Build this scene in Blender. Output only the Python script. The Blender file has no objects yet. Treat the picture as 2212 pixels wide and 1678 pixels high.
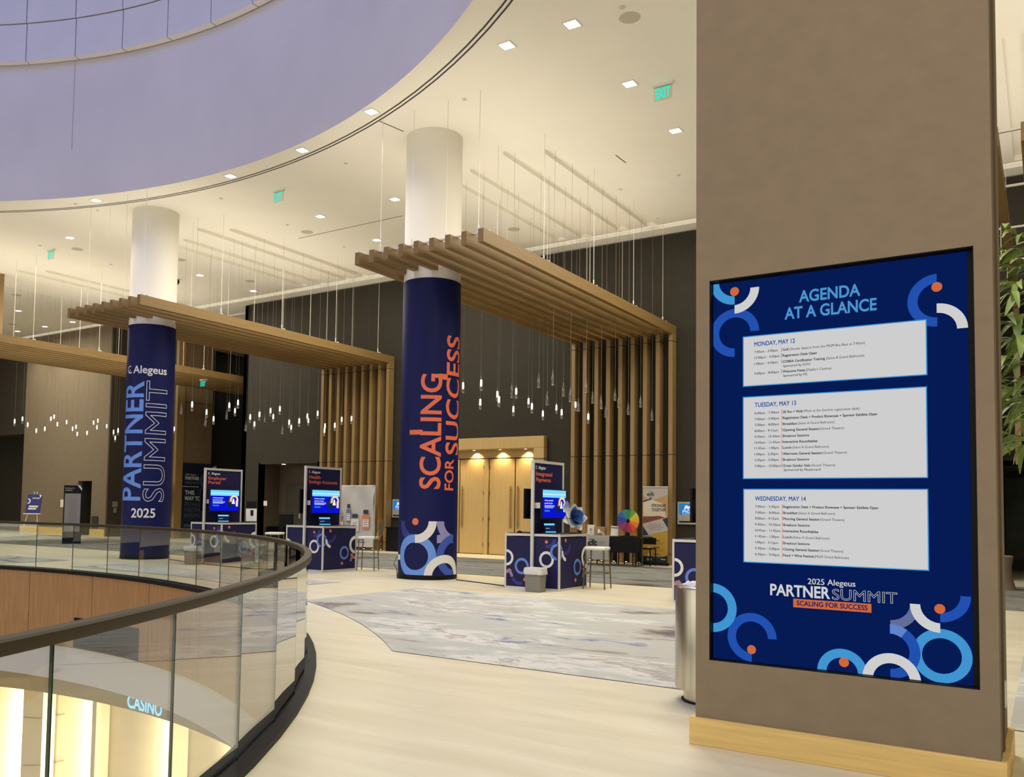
import bpy, bmesh, math, random, os
from math import sin, cos, pi, radians, sqrt, atan2
from mathutils import Vector, Matrix
random.seed(7)
S = bpy.context.scene
COL = S.collection

# ------------------------------------------------------------ camera, world, exposure
FPX, PPX, PPY = 1877.5, 1013.04, 998.2          # focal length and principal point, in pixels of 2212 x 1678
YAW, PIT, ROL = radians(33.704), radians(3.036), radians(0.875)
CH = 1.42
_r = Vector((cos(YAW), sin(YAW), 0)); _f = Vector((-sin(YAW), cos(YAW), 0)); _u = Vector((0, 0, 1))
FW = _f*cos(PIT) + _u*sin(PIT); U0 = _u*cos(PIT) - _f*sin(PIT)
RT = _r*cos(ROL) + U0*sin(ROL); UP = U0*cos(ROL) - _r*sin(ROL)
CAMP = Vector((0, 0, CH))
cd = bpy.data.cameras.new('camera'); cam = bpy.data.objects.new('camera', cd); COL.objects.link(cam)
cd.sensor_fit = 'HORIZONTAL'; cd.sensor_width = 36; cd.lens = FPX*36/2212
cd.shift_x = (1106-PPX)/2212; cd.shift_y = (PPY-839)/2212
cd.clip_start = 0.05; cd.clip_end = 300
m3 = Matrix((RT, UP, -FW)).transposed()
cam.matrix_world = Matrix.Translation(CAMP) @ m3.to_4x4()
S.camera = cam
S.view_settings.view_transform = 'Standard'; S.view_settings.look = 'None'
S.view_settings.exposure = 0.3; S.view_settings.gamma = 1.0; S.view_settings.use_curve_mapping = False
W = bpy.data.worlds.new('world'); S.world = W; W.use_nodes = True
W.node_tree.nodes['Background'].inputs[0].default_value = (1.0, 0.925, 0.755, 1)
W.node_tree.nodes['Background'].inputs[1].default_value = 1.4
S.cycles.max_bounces = 7; S.cycles.transparent_max_bounces = 24; S.cycles.sample_clamp_indirect = 4.0
S.cycles.caustics_reflective = False; S.cycles.caustics_refractive = False

def lamp(name, kind, loc, power, color=(1, .84, .62), rot=None, size=.3, size_y=None, spot=None, blend=.6, aim=None, parent=None):
    d = bpy.data.lights.new(name, kind); d.energy = power; d.color = color
    if kind == 'AREA':
        d.size = size
        if size_y: d.shape = 'RECTANGLE'; d.size_y = size_y
    else: d.shadow_soft_size = size
    if kind == 'SPOT': d.spot_size = radians(spot); d.spot_blend = blend
    o = bpy.data.objects.new(name, d); COL.objects.link(o); o.location = loc
    if aim is not None:
        o.rotation_euler = (Vector(aim)-Vector(loc)).to_track_quat('-Z', 'Y').to_euler()
    elif rot: o.rotation_euler = rot
    if parent: o.parent = parent
    return o

CEIL = 9.1
# added broad fill under the ceiling, no such fixtures, one rectangle per bay
WARM = (1, .925, .75)
for bx in (-36, -25.0, -15, -5.0):
    lamp('bay_fill', 'AREA', (bx, 17.0, CEIL-.35), 430, WARM, (0, 0, 0), 4, 8)
lamp('near_fill', 'AREA', (3.0, -1.5, CEIL-.35), 320, WARM, (0, 0, 0), 5, 9)  # added overhead fill for the pillar and near floor, no lamp there
lamp('near_fill', 'AREA', (-2.5, 8.6, CEIL-.35), 240, WARM, (0, 0, 0), 2.2, 3)
# added upward fill above the slatted canopies, no fixtures there, brightens the white ceiling
for bx in (-27.5, -19.5, -9.8, .3):
    lamp('ceiling_fill', 'AREA', (bx, 16.6, 6.55), 122, (1, .91, .74), (pi, 0, 0), 5, 9.5)
# bluish light of the high atrium drum
lamp('drum_light', 'AREA', (-15.4, -1.45, 19.5), 1450, (.20, .36, 1.0), (0, 0, 0), 16)
lamp('drum_fill', 'POINT', (-15.4, -6.0, 14.5), 240, (.92, .84, .92), size=2.5)

# ------------------------------------------------------------ measuring: pixel of the photograph -> point on a real plane
def ray(x, y): return FW + RT*((x-PPX)/FPX) - UP*((y-PPY)/FPX)
def at(x, y, X=None, Y=None, Z=None):
    d = ray(x, y)
    if X is not None: t = (X-CAMP.x)/d.x
    elif Y is not None: t = (Y-CAMP.y)/d.y
    else: t = (Z-CAMP.z)/d.z
    return CAMP + d*t

# ------------------------------------------------------------ materials
def lin(c):
    return tuple((v/12.92 if v <= .04045 else ((v+.055)/1.055)**2.4) for v in c)
def hexc(r, g, b): return lin((r/255, g/255, b/255))
MATS = {}
def mat(name, col, rough=.6, metal=0, spec=.5, emit=0, bump=0, bscale=60, var=0, vscale=6, stretch=(1, 1, 1), coat=0):
    if name in MATS: return MATS[name]
    m = bpy.data.materials.new(name); m.use_nodes = True; nt = m.node_tree; b = nt.nodes['Principled BSDF']
    b.inputs['Base Color'].default_value = (*col, 1); b.inputs['Roughness'].default_value = rough
    b.inputs['Metallic'].default_value = metal; b.inputs['Specular IOR Level'].default_value = spec
    b.inputs['Coat Weight'].default_value = coat
    if emit:
        b.inputs['Emission Color'].default_value = (*col, 1); b.inputs['Emission Strength'].default_value = emit
    if var or bump:
        tc = nt.nodes.new('ShaderNodeTexCoord'); mp = nt.nodes.new('ShaderNodeMapping'); mp.inputs['Scale'].default_value = stretch
        nt.links.new(tc.outputs['Object'], mp.inputs['Vector'])
        n = nt.nodes.new('ShaderNodeTexNoise'); n.inputs['Scale'].default_value = vscale; n.inputs['Detail'].default_value = 5
        nt.links.new(mp.outputs[0], n.inputs['Vector'])
        if var:
            r = nt.nodes.new('ShaderNodeValToRGB'); e = r.color_ramp.elements
            e[0].position = .3; e[1].position = .7
            e[0].color = (*[max(0, c*(1-var)) for c in col], 1); e[1].color = (*[min(1, c*(1+var)) for c in col], 1)
            nt.links.new(n.outputs['Fac'], r.inputs['Fac']); nt.links.new(r.outputs['Color'], b.inputs['Base Color'])
        if bump:
            n2 = nt.nodes.new('ShaderNodeTexNoise'); n2.inputs['Scale'].default_value = bscale
            nt.links.new(mp.outputs[0], n2.inputs['Vector'])
            bp = nt.nodes.new('ShaderNodeBump'); bp.inputs['Strength'].default_value = bump; bp.inputs['Distance'].default_value = .01
            nt.links.new(n2.outputs['Fac'], bp.inputs['Height']); nt.links.new(bp.outputs[0], b.inputs['Normal'])
    MATS[name] = m; return m
def glow(name, col, k=1.0):
    if name in MATS: return MATS[name]
    m = bpy.data.materials.new(name); m.use_nodes = True; nt = m.node_tree
    b = nt.nodes['Principled BSDF']; b.inputs['Base Color'].default_value = (0, 0, 0, 1); b.inputs['Roughness'].default_value = .5
    b.inputs['Specular IOR Level'].default_value = 0
    b.inputs['Emission Color'].default_value = (*col, 1); b.inputs['Emission Strength'].default_value = k*2**-.3
    MATS[name] = m; return m
def glassmat(name, tint, ior=1.5, rough=.01, gloss=1.0):
    m = bpy.data.materials.new(name); m.use_nodes = True; nt = m.node_tree; nt.nodes.clear()
    out = nt.nodes.new('ShaderNodeOutputMaterial'); mx = nt.nodes.new('ShaderNodeMixShader')
    tr = nt.nodes.new('ShaderNodeBsdfTransparent'); tr.inputs[0].default_value = (*tint, 1)
    gl = nt.nodes.new('ShaderNodeBsdfGlossy'); gl.inputs['Roughness'].default_value = rough
    lw = nt.nodes.new('ShaderNodeLayerWeight'); lw.inputs['Blend'].default_value = .5
    pw = nt.nodes.new('ShaderNodeMath'); pw.operation = 'POWER'; pw.inputs[1].default_value = 5; nt.links.new(lw.outputs['Facing'], pw.inputs[0])
    f0 = ((ior-1)/(ior+1))**2
    fr = nt.nodes.new('ShaderNodeMath'); fr.operation = 'MULTIPLY_ADD'; fr.inputs[1].default_value = (1-f0)*gloss; fr.inputs[2].default_value = f0*gloss; nt.links.new(pw.outputs[0], fr.inputs[0])
    nt.links.new(fr.outputs[0], mx.inputs[0]); nt.links.new(tr.outputs[0], mx.inputs[1]); nt.links.new(gl.outputs[0], mx.inputs[2])
    nt.links.new(mx.outputs[0], out.inputs[0]); MATS[name] = m; return m

PAINT = mat('ceiling_paint', (.92, .89, .80), .8, var=.02, vscale=.8)
DRUMP = mat('drum_plaster', (.62, .58, .60), .75, var=.05, vscale=.5)
DRUMPANEL = mat('drum_panel', (.62, .60, .64), .55, var=.03, vscale=1)
DARKLINE = mat('joint', (.05, .045, .05), .8)
TAUPE = mat('taupe_fabric', (.25, .192, .130), .9, bump=.12, bscale=320, var=.05, vscale=7, stretch=(1, 1, 1.3))
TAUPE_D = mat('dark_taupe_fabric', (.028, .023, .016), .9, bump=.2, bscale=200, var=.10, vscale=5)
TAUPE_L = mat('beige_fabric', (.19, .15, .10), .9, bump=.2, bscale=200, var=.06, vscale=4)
BROWN = mat('brown_panel', (.20, .13, .07), .7, var=.06, vscale=3)
BLACKW = mat('black_wall', (.02, .018, .013), .9)
OAK = mat('oak', (.235, .145, .050), .5, var=.10, vscale=5, stretch=(6, .35, 6))
OAKV = mat('oak_vertical', (.27, .172, .068), .5, var=.10, vscale=5, stretch=(6, 6, .35))
OAKB = mat('oak_board', (.74, .52, .19), .45, var=.12, vscale=5, stretch=(.35, 6, 8))
DOORW = mat('door_maple', (.50, .345, .135), .45, var=.05, vscale=3, stretch=(5, 5, .4))
FASCIA = mat('fascia_walnut', (.42, .225, .085), .4, var=.14, vscale=4, stretch=(3, 3, .35))
WHITE = mat('white_paint', (.75, .72, .68), .6)
COLW = mat('column_plaster', (.74, .71, .64), .65)
NAVY = mat('navy_print', (.008, .011, .075), .45, spec=.14)
NAVYB = mat('booth_navy', (.011, .010, .062), .55, spec=.25)
ALU = mat('aluminium', (.62, .61, .59), .4, metal=.25)
STEEL = mat('brushed_steel', (.52, .48, .43), .28, metal=1, var=.12, vscale=4, stretch=(8, 8, .4))
BRONZE = mat('bronze_rail', (.048, .034, .015), .5, spec=.2)
BLACK = mat('black_plastic', (.006, .006, .007), .5, spec=.15)
BLACKM = mat('black_metal', (.007, .007, .009), .5, spec=.15)
CABLE = mat('steel_cable', (.75, .72, .66), .4, metal=.2)
GREY = mat('grey_plastic', (.20, .19, .17), .5)
LINER = mat('clear_liner', (.62, .62, .60), .3)
SEATW = mat('white_vinyl', (.80, .78, .72), .5)
LEGG = mat('gunmetal', (.16, .14, .11), .4, metal=.6)
TAUPECH = mat('chair_back_taupe', (.16, .13, .09), .7)
GLASS = glassmat('clear_glass', (.93, .965, .94), 1.5, .01, 1.9)
DROPG = glassmat('drop_glass', (.86, .84, .80), 1.5, .15, 4.5)
GEDGE = mat('glass_edge', (.035, .075, .065), .25)
LAMPW = glow('lamp_white', (1, .96, .88), 9)
BULB = glow('bulb_glow', (1, .93, .80), 3.2)

def floor_mat():
    m = bpy.data.materials.new('cream_plank_floor'); m.use_nodes = True; nt = m.node_tree; b = nt.nodes['Principled BSDF']
    b.inputs['Roughness'].default_value = .34; b.inputs['Specular IOR Level'].default_value = .45
    tc = nt.nodes.new('ShaderNodeTexCoord'); mp = nt.nodes.new('ShaderNodeMapping'); mp.inputs['Scale'].default_value = (.45, 2.6, 1)
    mp.inputs['Rotation'].default_value = (0, 0, radians(8))
    n = nt.nodes.new('ShaderNodeTexNoise'); n.inputs['Scale'].default_value = 1.6; n.inputs['Detail'].default_value = 7; n.inputs['Distortion'].default_value = .6
    r = nt.nodes.new('ShaderNodeValToRGB'); e = r.color_ramp.elements
    e[0].position = .3; e[0].color = (.70, .64, .455, 1); e[1].position = .72; e[1].color = (.84, .78, .59, 1)
    br = nt.nodes.new('ShaderNodeTexBrick'); br.inputs['Scale'].default_value = 1.0
    br.inputs['Color1'].default_value = (1, 1, 1, 1); br.inputs['Color2'].default_value = (.975, .97, .965, 1); br.inputs['Mortar'].default_value = (.93, .92, .90, 1)
    br.inputs['Mortar Size'].default_value = .003; br.inputs['Brick Width'].default_value = 1.5; br.inputs['Row Height'].default_value = .25
    mu = nt.nodes.new('ShaderNodeMixRGB'); mu.blend_type = 'MULTIPLY'; mu.inputs[0].default_value = 1
    L = nt.links.new
    L(tc.outputs['Object'], mp.inputs[0]); L(mp.outputs[0], n.inputs[0]); L(n.outputs[0], r.inputs[0]); L(tc.outputs['Object'], br.inputs[0])
    L(r.outputs[0], mu.inputs[1]); L(br.outputs[0], mu.inputs[2]); L(mu.outputs[0], b.inputs['Base Color'])
    return m
def carpet_mat(name, light, rot, dark=1.0):
    m = bpy.data.materials.new(name); m.use_nodes = True; nt = m.node_tree; b = nt.nodes['Principled BSDF']
    b.inputs['Roughness'].default_value = .95; b.inputs['Specular IOR Level'].default_value = .1
    L = nt.links.new
    tc = nt.nodes.new('ShaderNodeTexCoord')
    def noise(sc, scale, det, dist, w=0):
        mp = nt.nodes.new('ShaderNodeMapping'); mp.inputs['Scale'].default_value = sc; mp.inputs['Rotation'].default_value = (0, 0, rot)
        mp.inputs['Location'].default_value = (w, w*.7, w)
        n = nt.nodes.new('ShaderNodeTexNoise'); n.inputs['Scale'].default_value = scale; n.inputs['Detail'].default_value = det; n.inputs['Distortion'].default_value = dist
        n.inputs['Roughness'].default_value = .68
        L(tc.outputs['Object'], mp.inputs[0]); L(mp.outputs[0], n.inputs[0]); return n
    a = noise((.60, 1.5, 1), 1.0, 13, .35); big = noise((.55, 1.0, 1), .42, 2, .3, 3.1)
    sm = nt.nodes.new('ShaderNodeMath'); sm.operation = 'MULTIPLY_ADD'; sm.inputs[1].default_value = .55
    sm2 = nt.nodes.new('ShaderNodeMath'); sm2.operation = 'MULTIPLY'; sm2.inputs[1].default_value = .45
    L(big.outputs[0], sm2.inputs[0]); L(a.outputs[0], sm.inputs[0]); L(sm2.outputs[0], sm.inputs[2])
    r = nt.nodes.new('ShaderNodeValToRGB'); cr = r.color_ramp; cr.elements[0].position = .34; cr.elements[1].position = .68
    cr.elements[0].color = (.13*dark, .115*dark, .10*dark, 1); cr.elements[1].color = (light, light*.97, light*.90, 1)
    for p, c in ((.39, (.25, .225, .195)), (.425, (.42, .385, .34)), (.445, (.60, .57, .51)), (.49, (.56, .57, .52)), (.525, (.62, .64, .59)), (.535, (.76, .74, .68)), (.56, (.78, .76, .70)), (.565, (.46, .435, .39)), (.585, (.56, .53, .48)), (.60, (.74, .72, .66))):
        x = cr.elements.new(p); x.color = (*[v*dark for v in c], 1)
    L(sm.outputs[0], r.inputs[0])
    bn = noise((.7, 1.5, 1), 1.3, 9, .8, 7.3)
    r2 = nt.nodes.new('ShaderNodeValToRGB'); r2.color_ramp.elements[0].position = .60; r2.color_ramp.elements[1].position = .66
    L(bn.outputs[0], r2.inputs[0])
    mx = nt.nodes.new('ShaderNodeMixRGB'); mx.inputs[2].default_value = (.26*dark, .29*dark, .44*dark, 1)
    L(r2.outputs[0], mx.inputs[0]); L(r.outputs[0], mx.inputs[1])
    L(mx.outputs[0], b.inputs['Base Color'])
    n3 = nt.nodes.new('ShaderNodeTexNoise'); n3.inputs['Scale'].default_value = 240; L(tc.outputs['Object'], n3.inputs[0])
    bp = nt.nodes.new('ShaderNodeBump'); bp.inputs['Strength'].default_value = .3; bp.inputs['Distance'].default_value = .004
    L(n3.outputs[0], bp.inputs['Height']); L(bp.outputs[0], b.inputs['Normal'])
    return m
FLOORM = floor_mat()
CARPET = carpet_mat('marble_carpet', .62, radians(-14), .78)
CARPET_SHADED = carpet_mat('marble_carpet_shaded', .50, radians(-5), .36)  # same carpet in darker colours, the canopy shade painted in

# ------------------------------------------------------------ mesh builders
def rgb(name, r, g, b, rough=.5): return mat(name, hexc(r, g, b), rough)
class MB:
    def __init__(s): s.v = []; s.f = []; s.m = []; s.mi = 0
    def add(s, vs, fs):
        o = len(s.v); s.v += [tuple(v) for v in vs]; s.f += [tuple(i+o for i in f) for f in fs]; s.m += [s.mi]*len(fs); return s
    def box(s, x0, x1, y0, y1, z0, z1, mtx=None):
        vs = [Vector((x, y, z)) for z in (z0, z1) for y in (y0, y1) for x in (x0, x1)]
        if mtx: vs = [mtx @ v for v in vs]
        return s.add(vs, [(0, 2, 3, 1), (4, 5, 7, 6), (0, 1, 5, 4), (2, 6, 7, 3), (0, 4, 6, 2), (1, 3, 7, 5)])
    def tube(s, pts, r, n=6, cap=True, closed=False):
        pts = [Vector(p) for p in pts]; N = len(pts); rings = []
        rr = r if hasattr(r, '__len__') else [r]*N
        vs = []; up = Vector((0, 0, 1))
        for i, p in enumerate(pts):
            if closed: d = pts[(i+1) % N]-pts[i-1]
            else: d = pts[min(i+1, N-1)]-pts[max(i-1, 0)]
            d = d.normalized() if d.length else Vector((0, 0, 1))
            a = d.cross(up) if abs(d.dot(up)) < .95 else d.cross(Vector((1, 0, 0)))
            a.normalize(); b = d.cross(a)
            vs += [p+(a*cos(2*pi*k/n)+b*sin(2*pi*k/n))*rr[i] for k in range(n)]
        fs = []
        for i in range(N if closed else N-1):
            j = (i+1) % N
            for k in range(n):
                l = (k+1) % n; fs.append((i*n+k, i*n+l, j*n+l, j*n+k))
        if cap and not closed: fs += [tuple(range(n))[::-1], tuple((N-1)*n+k for k in range(n))]
        return s.add(vs, fs)
    def lathe(s, prof, cx=0, cy=0, n=24, a0=0, a1=2*pi):
        full = abs(a1-a0-2*pi) < 1e-6; k = n if full else n+1; vs = []; fs = []
        for r, z in prof:
            vs += [(cx+r*cos(a0+(a1-a0)*i/n), cy+r*sin(a0+(a1-a0)*i/n), z) for i in range(k)]
        for j in range(len(prof)-1):
            for i in range(n):
                i2 = (i+1) % k; fs.append((j*k+i, j*k+i2, (j+1)*k+i2, (j+1)*k+i))
        return s.add(vs, fs)
    def prism(s, poly, z0, z1):
        n = len(poly); vs = [(x, y, z0) for x, y in poly]+[(x, y, z1) for x, y in poly]
        return s.add(vs, [tuple(range(n))[::-1], tuple(range(n, 2*n))]+[(i, (i+1) % n, (i+1) % n+n, i+n) for i in range(n)])
    def build(s, name, m, parent=None, smooth=False, bevel=0, loc=None):
        me = bpy.data.meshes.new(name); me.from_pydata(s.v, [], s.f)
        ms = m if isinstance(m, (list, tuple)) else [m]
        for x in ms: me.materials.append(x)
        if len(ms) > 1: me.polygons.foreach_set('material_index', s.m)
        if bevel:
            b = bmesh.new(); b.from_mesh(me)
            bmesh.ops.bevel(b, geom=b.edges[:], offset=bevel, segments=1, affect='EDGES', clamp_overlap=True)
            b.to_mesh(me); b.free()
        if smooth:
            me.polygons.foreach_set('use_smooth', [True]*len(me.polygons))
            try: me.set_sharp_from_angle(angle=radians(40))
            except Exception: pass
        me.update()
        o = bpy.data.objects.new(name, me); COL.objects.link(o)
        if parent: o.parent = parent
        if loc is not None: o.location = loc
        return o
def tag(o, label=None, cat=None, group=None, kind=None):
    for k, v in (('label', label), ('category', cat), ('group', group), ('kind', kind)):
        if v: o[k] = v
    return o
def thing(name, label, cat, loc=(0, 0, 0), rz=0, group=None):
    o = bpy.data.objects.new(name, None); COL.objects.link(o); o.location = loc; o.rotation_euler = (0, 0, rz)
    o.empty_display_size = .2
    return tag(o, label, cat, group)
def struct(o, label=None): return tag(o, label, None, None, 'structure')
def copy_tree(o, parent=None):
    c = o.copy(); COL.objects.link(c); c.parent = parent
    for ch in list(o.children): copy_tree(ch, c)
    return c

# flat print: shapes and lettering laid on a plane or round a column
_tc = {}
def text_mesh(s, bold=0.0, outline=0.0, res=2):
    k = (s, bold, outline, res)
    if k in _tc: return _tc[k]
    c = bpy.data.curves.new('t', 'FONT'); c.body = s; c.resolution_u = res
    if outline: c.fill_mode = 'NONE'; c.bevel_depth = outline; c.bevel_resolution = 0
    c.offset = bold
    o = bpy.data.objects.new('t', c); me = bpy.data.meshes.new_from_object(o)
    vs = [tuple(v.co) for v in me.vertices]; fs = [tuple(p.vertices) for p in me.polygons]
    bpy.data.objects.remove(o); bpy.data.curves.remove(c); bpy.data.meshes.remove(me)
    _tc[k] = (vs, fs); return _tc[k]
class Print:
    def __init__(s, mp, cyl=False): s.mp = mp; s.cyl = cyl; s.d = {}; s.h = .002
    def put(s, key, m, vs, fs):
        b = s.d.setdefault((key, m.name), [m, [], []]); o = len(b[1]); b[1] += vs; b[2] += [tuple(i+o for i in f) for f in fs]
    def poly(s, key, m, pts, h=None):
        h = s.h if h is None else h; s.put(key+'#%d' % len(s.d), m, [(u, v, h) for u, v in pts], [tuple(range(len(pts)))])
    def rect(s, key, m, u0, u1, v0, v1, h=None): s.poly(key, m, [(u0, v0), (u1, v0), (u1, v1), (u0, v1)], h)
    def ring(s, key, m, cu, cv, ro, ri=0, a0=0, a1=360, h=None, n=48, clip=None):
        h = s.h if h is None else h; n = max(6, int(n*abs(a1-a0)/360)); vs = []; fs = []; key = key+'#%d' % len(s.d)
        for i in range(n+1):
            a = radians(a0+(a1-a0)*i/n)
            for r in (ri, ro):
                u = cu+r*cos(a); v = cv+r*sin(a)
                if clip: u = min(max(u, clip[0]), clip[1]); v = min(max(v, clip[2]), clip[3])
                vs.append((u, v, h))
        fs = [(2*i, 2*i+1, 2*i+3, 2*i+2) for i in range(n)]
        s.put(key, m, vs, fs)
    def text(s, key, m, t, u0, v0, w=None, cap=None, bold=0, outline=0, rot=False, h=None, align='L', res=4, slant=0):
        """left end u0, baseline v0, width w, cap height cap; rot: reads upwards"""
        h = s.h if h is None else h
        true = bold >= .015 and not outline and '4' not in t and 'M' not in t and 'W' not in t and len(t) < 22
        vs, fs = text_mesh(t, bold*.85 if true else 0, outline, res)
        if not vs: return
        x0 = min(v[0] for v in vs); x1 = max(v[0] for v in vs)
        hv, _ = text_mesh('H', 0, 0, 2); ch = max(v[1] for v in hv)
        ky = cap/ch if cap else w/(x1-x0); kx = w/(x1-x0) if w else ky
        W_ = (x1-x0)*kx
        off = {'L': 0, 'C': -W_/2, 'R': -W_}[align]
        if outline or not bold or true: sh = [(0, 0)]
        elif bold < .015: sh = [(-bold, 0), (bold, 0)]
        else: sh = [(bold*cos(pi/4+k*pi/2)*1.2, bold*sin(pi/4+k*pi/2)*1.2) for k in range(4)]
        for j, (bx, by) in enumerate(sh):
            out = []
            for x, y, z in vs:
                a = (x-x0+bx)*kx+off+slant*y*ky; b = (y+by)*ky; c = h+z*kx*.5+j*.00003
                out.append((u0-b, v0+a, c) if rot else (u0+a, v0+b, c))
            s.put(key, m, out, fs)
    def build(s, parent, names=None):
        res = []
        for (key, _), (m, vs, fs) in s.d.items():
            key = key.split('#')[0]; me = bpy.data.meshes.new(key); me.from_pydata(vs, [], fs)
            if s.cyl:
                b = bmesh.new(); b.from_mesh(me); us = [v.co.x for v in b.verts]
                u = math.floor(min(us)/.05)*.05
                while u < max(us):
                    bmesh.ops.bisect_plane(b, geom=b.verts[:]+b.edges[:]+b.faces[:], plane_co=(u, 0, 0), plane_no=(1, 0, 0)); u += .05
                b.to_mesh(me); b.free()
            for v in me.vertices: v.co = s.mp(v.co.x, v.co.y, v.co.z)
            me.materials.append(m); me.update()
            o = bpy.data.objects.new(key, me); COL.objects.link(o); o.parent = parent; res.append(o)
        return res
def plane_map(O, Uv, Vv, N):
    O, Uv, Vv, N = Vector(O), Vector(Uv), Vector(Vv), Vector(N)
    return lambda u, v, h: O+Uv*u+Vv*v+N*h

def on_cyl(x, y, c, R, near=False):
    d = ray(x, y); a = d.x**2+d.y**2; ox, oy = CAMP.x-c[0], CAMP.y-c[1]
    b = 2*(d.x*ox+d.y*oy); k = ox*ox+oy*oy-R*R; q = sqrt(max(0, b*b-4*a*k))
    return CAMP+d*((-b-q if near else -b+q)/2/a)
def ang_of(p, c): return math.degrees(atan2(p.y-c[1], p.x-c[0]))
def fix(root):
    """shift the meshes under a thing so that they sit round its base"""
    l = root.location.copy(); T = Matrix.Translation(-l)
    def go(o, top):
        for ch in o.children:
            if ch.type == 'MESH': ch.data.transform(T)
            elif top: ch.location = ch.location-l
            go(ch, False)
    go(root, True); return root

# ============================================================ THE ROOM
RC = (-16.34, -4.44); RR = 14.83          # round opening in the floor and its railing
DC = (-15.4, -1.45); DR = 14.6            # round opening in the ceiling
def circle(c, r, n=128, a0=0, a1=360): return [(c[0]+r*cos(radians(a0+(a1-a0)*i/n)), c[1]+r*sin(radians(a0+(a1-a0)*i/n))) for i in range(n if a1-a0 == 360 else n+1)]
def sheet(name, loops, z, m, flip=False):
    b = bmesh.new(); es = []
    for lp in loops:
        vs = [b.verts.new((x, y, z)) for x, y in lp]
        es += [b.edges.new((vs[i], vs[(i+1) % len(vs)])) for i in range(len(vs))]
    bmesh.ops.triangle_fill(b, use_beauty=True, edges=es)
    me = bpy.data.meshes.new(name); b.to_mesh(me); b.free(); me.materials.append(m)
    o = bpy.data.objects.new(name, me); COL.objects.link(o); return o
X0, X1, Y0, Y1 = -47, 9, -14, 22.0
floor = sheet('floor', [[(X0, Y0), (X1, Y0), (X1, 29), (X0, 29)], circle(RC, RR-.06)], 0, FLOORM)
struct(floor, 'cream plank floor of the hall')

SLOTS = [(-11.28, 16.4, 21.75), (-10.58, 16.05, 21.9), (-9.43, 15.6, 21.8), (-8.63, 16.0, 21.9),
         (-21.34, 16.2, 21.75), (-20.63, 16.05, 21.9), (-19.48, 15.6, 21.9), (-18.72, 16.1, 21.9),
         (-30.55, 15.9, 21.7), (-29.5, 15.9, 21.8), (-28.3, 15.4, 21.8), (-27.5, 15.9, 21.8),
         (-.2, 15.9, 21.8), (.6, 15.6, 21.8)]
def slot_loop(x, a, b, w=.30):
    return [(x-w, a+.14), (x-w*.72, a), (x-w*.28, a), (x, a+.14), (x, b), (x-w, b)]
ceiling = sheet('ceiling', [[(X0, Y0), (X1, Y0), (X1, 21.92), (X0, 21.92)], circle(DC, DR)]+[slot_loop(*s) for s in SLOTS], CEIL, PAINT)
struct(ceiling, 'white plaster ceiling')
mb = MB()                                         # trays sunk into the ceiling for the pendants
for s in SLOTS:
    lp = slot_loop(*s); n = len(lp)
    mb.add([(x, y, CEIL) for x, y in lp]+[(x, y, CEIL+.10) for x, y in lp], [(i, (i+1) % n, (i+1) % n+n, i+n) for i in range(n)]+[tuple(range(n, 2*n))])
struct(mb.build('ceiling_trays', PAINT, ceiling))
mb = MB().box(X0, X1, 21.92, 22.02, CEIL+.05, CEIL+.07); mb.build('shadow_gap', DARKLINE, ceiling)
MB().box(X0, X1, 22.02, 23.4, CEIL-.07, CEIL+.03).build('cornice', PAINT, ceiling)
struct(MB().box(X0, X1, 23.4, 29, 8.99, CEIL+.1).build('ceiling_back', PAINT), 'ceiling over the rooms behind the back wall')
# double dark reveal running round the drum opening
GC, GR = (-15.75, -2.36), 16.08
mb = MB()
for r in (GR-.055, GR+.03):
    mb.lathe([(r-.016, CEIL-.004), (r+.016, CEIL-.004)], GC[0], GC[1], 160)
mb.build('ring_reveal', DARKLINE, ceiling)
mb = MB()
for p, q in (((645, 515), (870, 466)), ((1330, 335), (1352, 352)), ((820, 262), (872, 284))):
    a, b = at(*p, Z=CEIL-.003), at(*q, Z=CEIL-.003); d = (b-a).cross(Vector((0, 0, 1))).normalized()*.012
    mb.add([a-d, b-d, b+d, a+d], [(0, 1, 2, 3)])
mb.build('ceiling_joint', DARKLINE, ceiling)

# drum above the ceiling opening
mb = MB().lathe([(DR, CEIL-.02), (DR, 20)], DC[0], DC[1], 160)
drum = struct(mb.build('wall_drum', DRUMP, smooth=True), 'curved plaster wall of the atrium drum')
p = on_cyl(158, 250, DC, DR); a = atan2(p.y-DC[1], p.x-DC[0])
mb = MB(); 
for k in (-1, 1): pass
q = Vector((DC[0]+(DR-.006)*cos(a), DC[1]+(DR-.006)*sin(a), 0)); t = Vector((-sin(a), cos(a), 0))*.006
mb.add([q-t+Vector((0, 0, 10.3)), q+t+Vector((0, 0, 10.3)), q+t+Vector((0, 0, 12.6)), q-t+Vector((0, 0, 12.6))], [(0, 1, 2, 3)]); mb.build('plaster_joint', mat('faint_joint', (.35, .32, .34), .9), drum)
struct(MB().lathe([(DR, 20), (.01, 20.4)], DC[0], DC[1], 96).build('ceiling_drum', DRUMP), 'ceiling of the drum')
gal = MB().lathe([(14.45, 12.70), (14.45, 16.4), (DR-.02, 16.4)], DC[0], DC[1], 120).build('trim_1', DRUMP)
struct(gal, 'gallery parapet inside the drum')
PR = 14.40
pb = on_cyl(162, 118, DC, PR); AP = ang_of(pb, DC); STEP = 5.62
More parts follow.
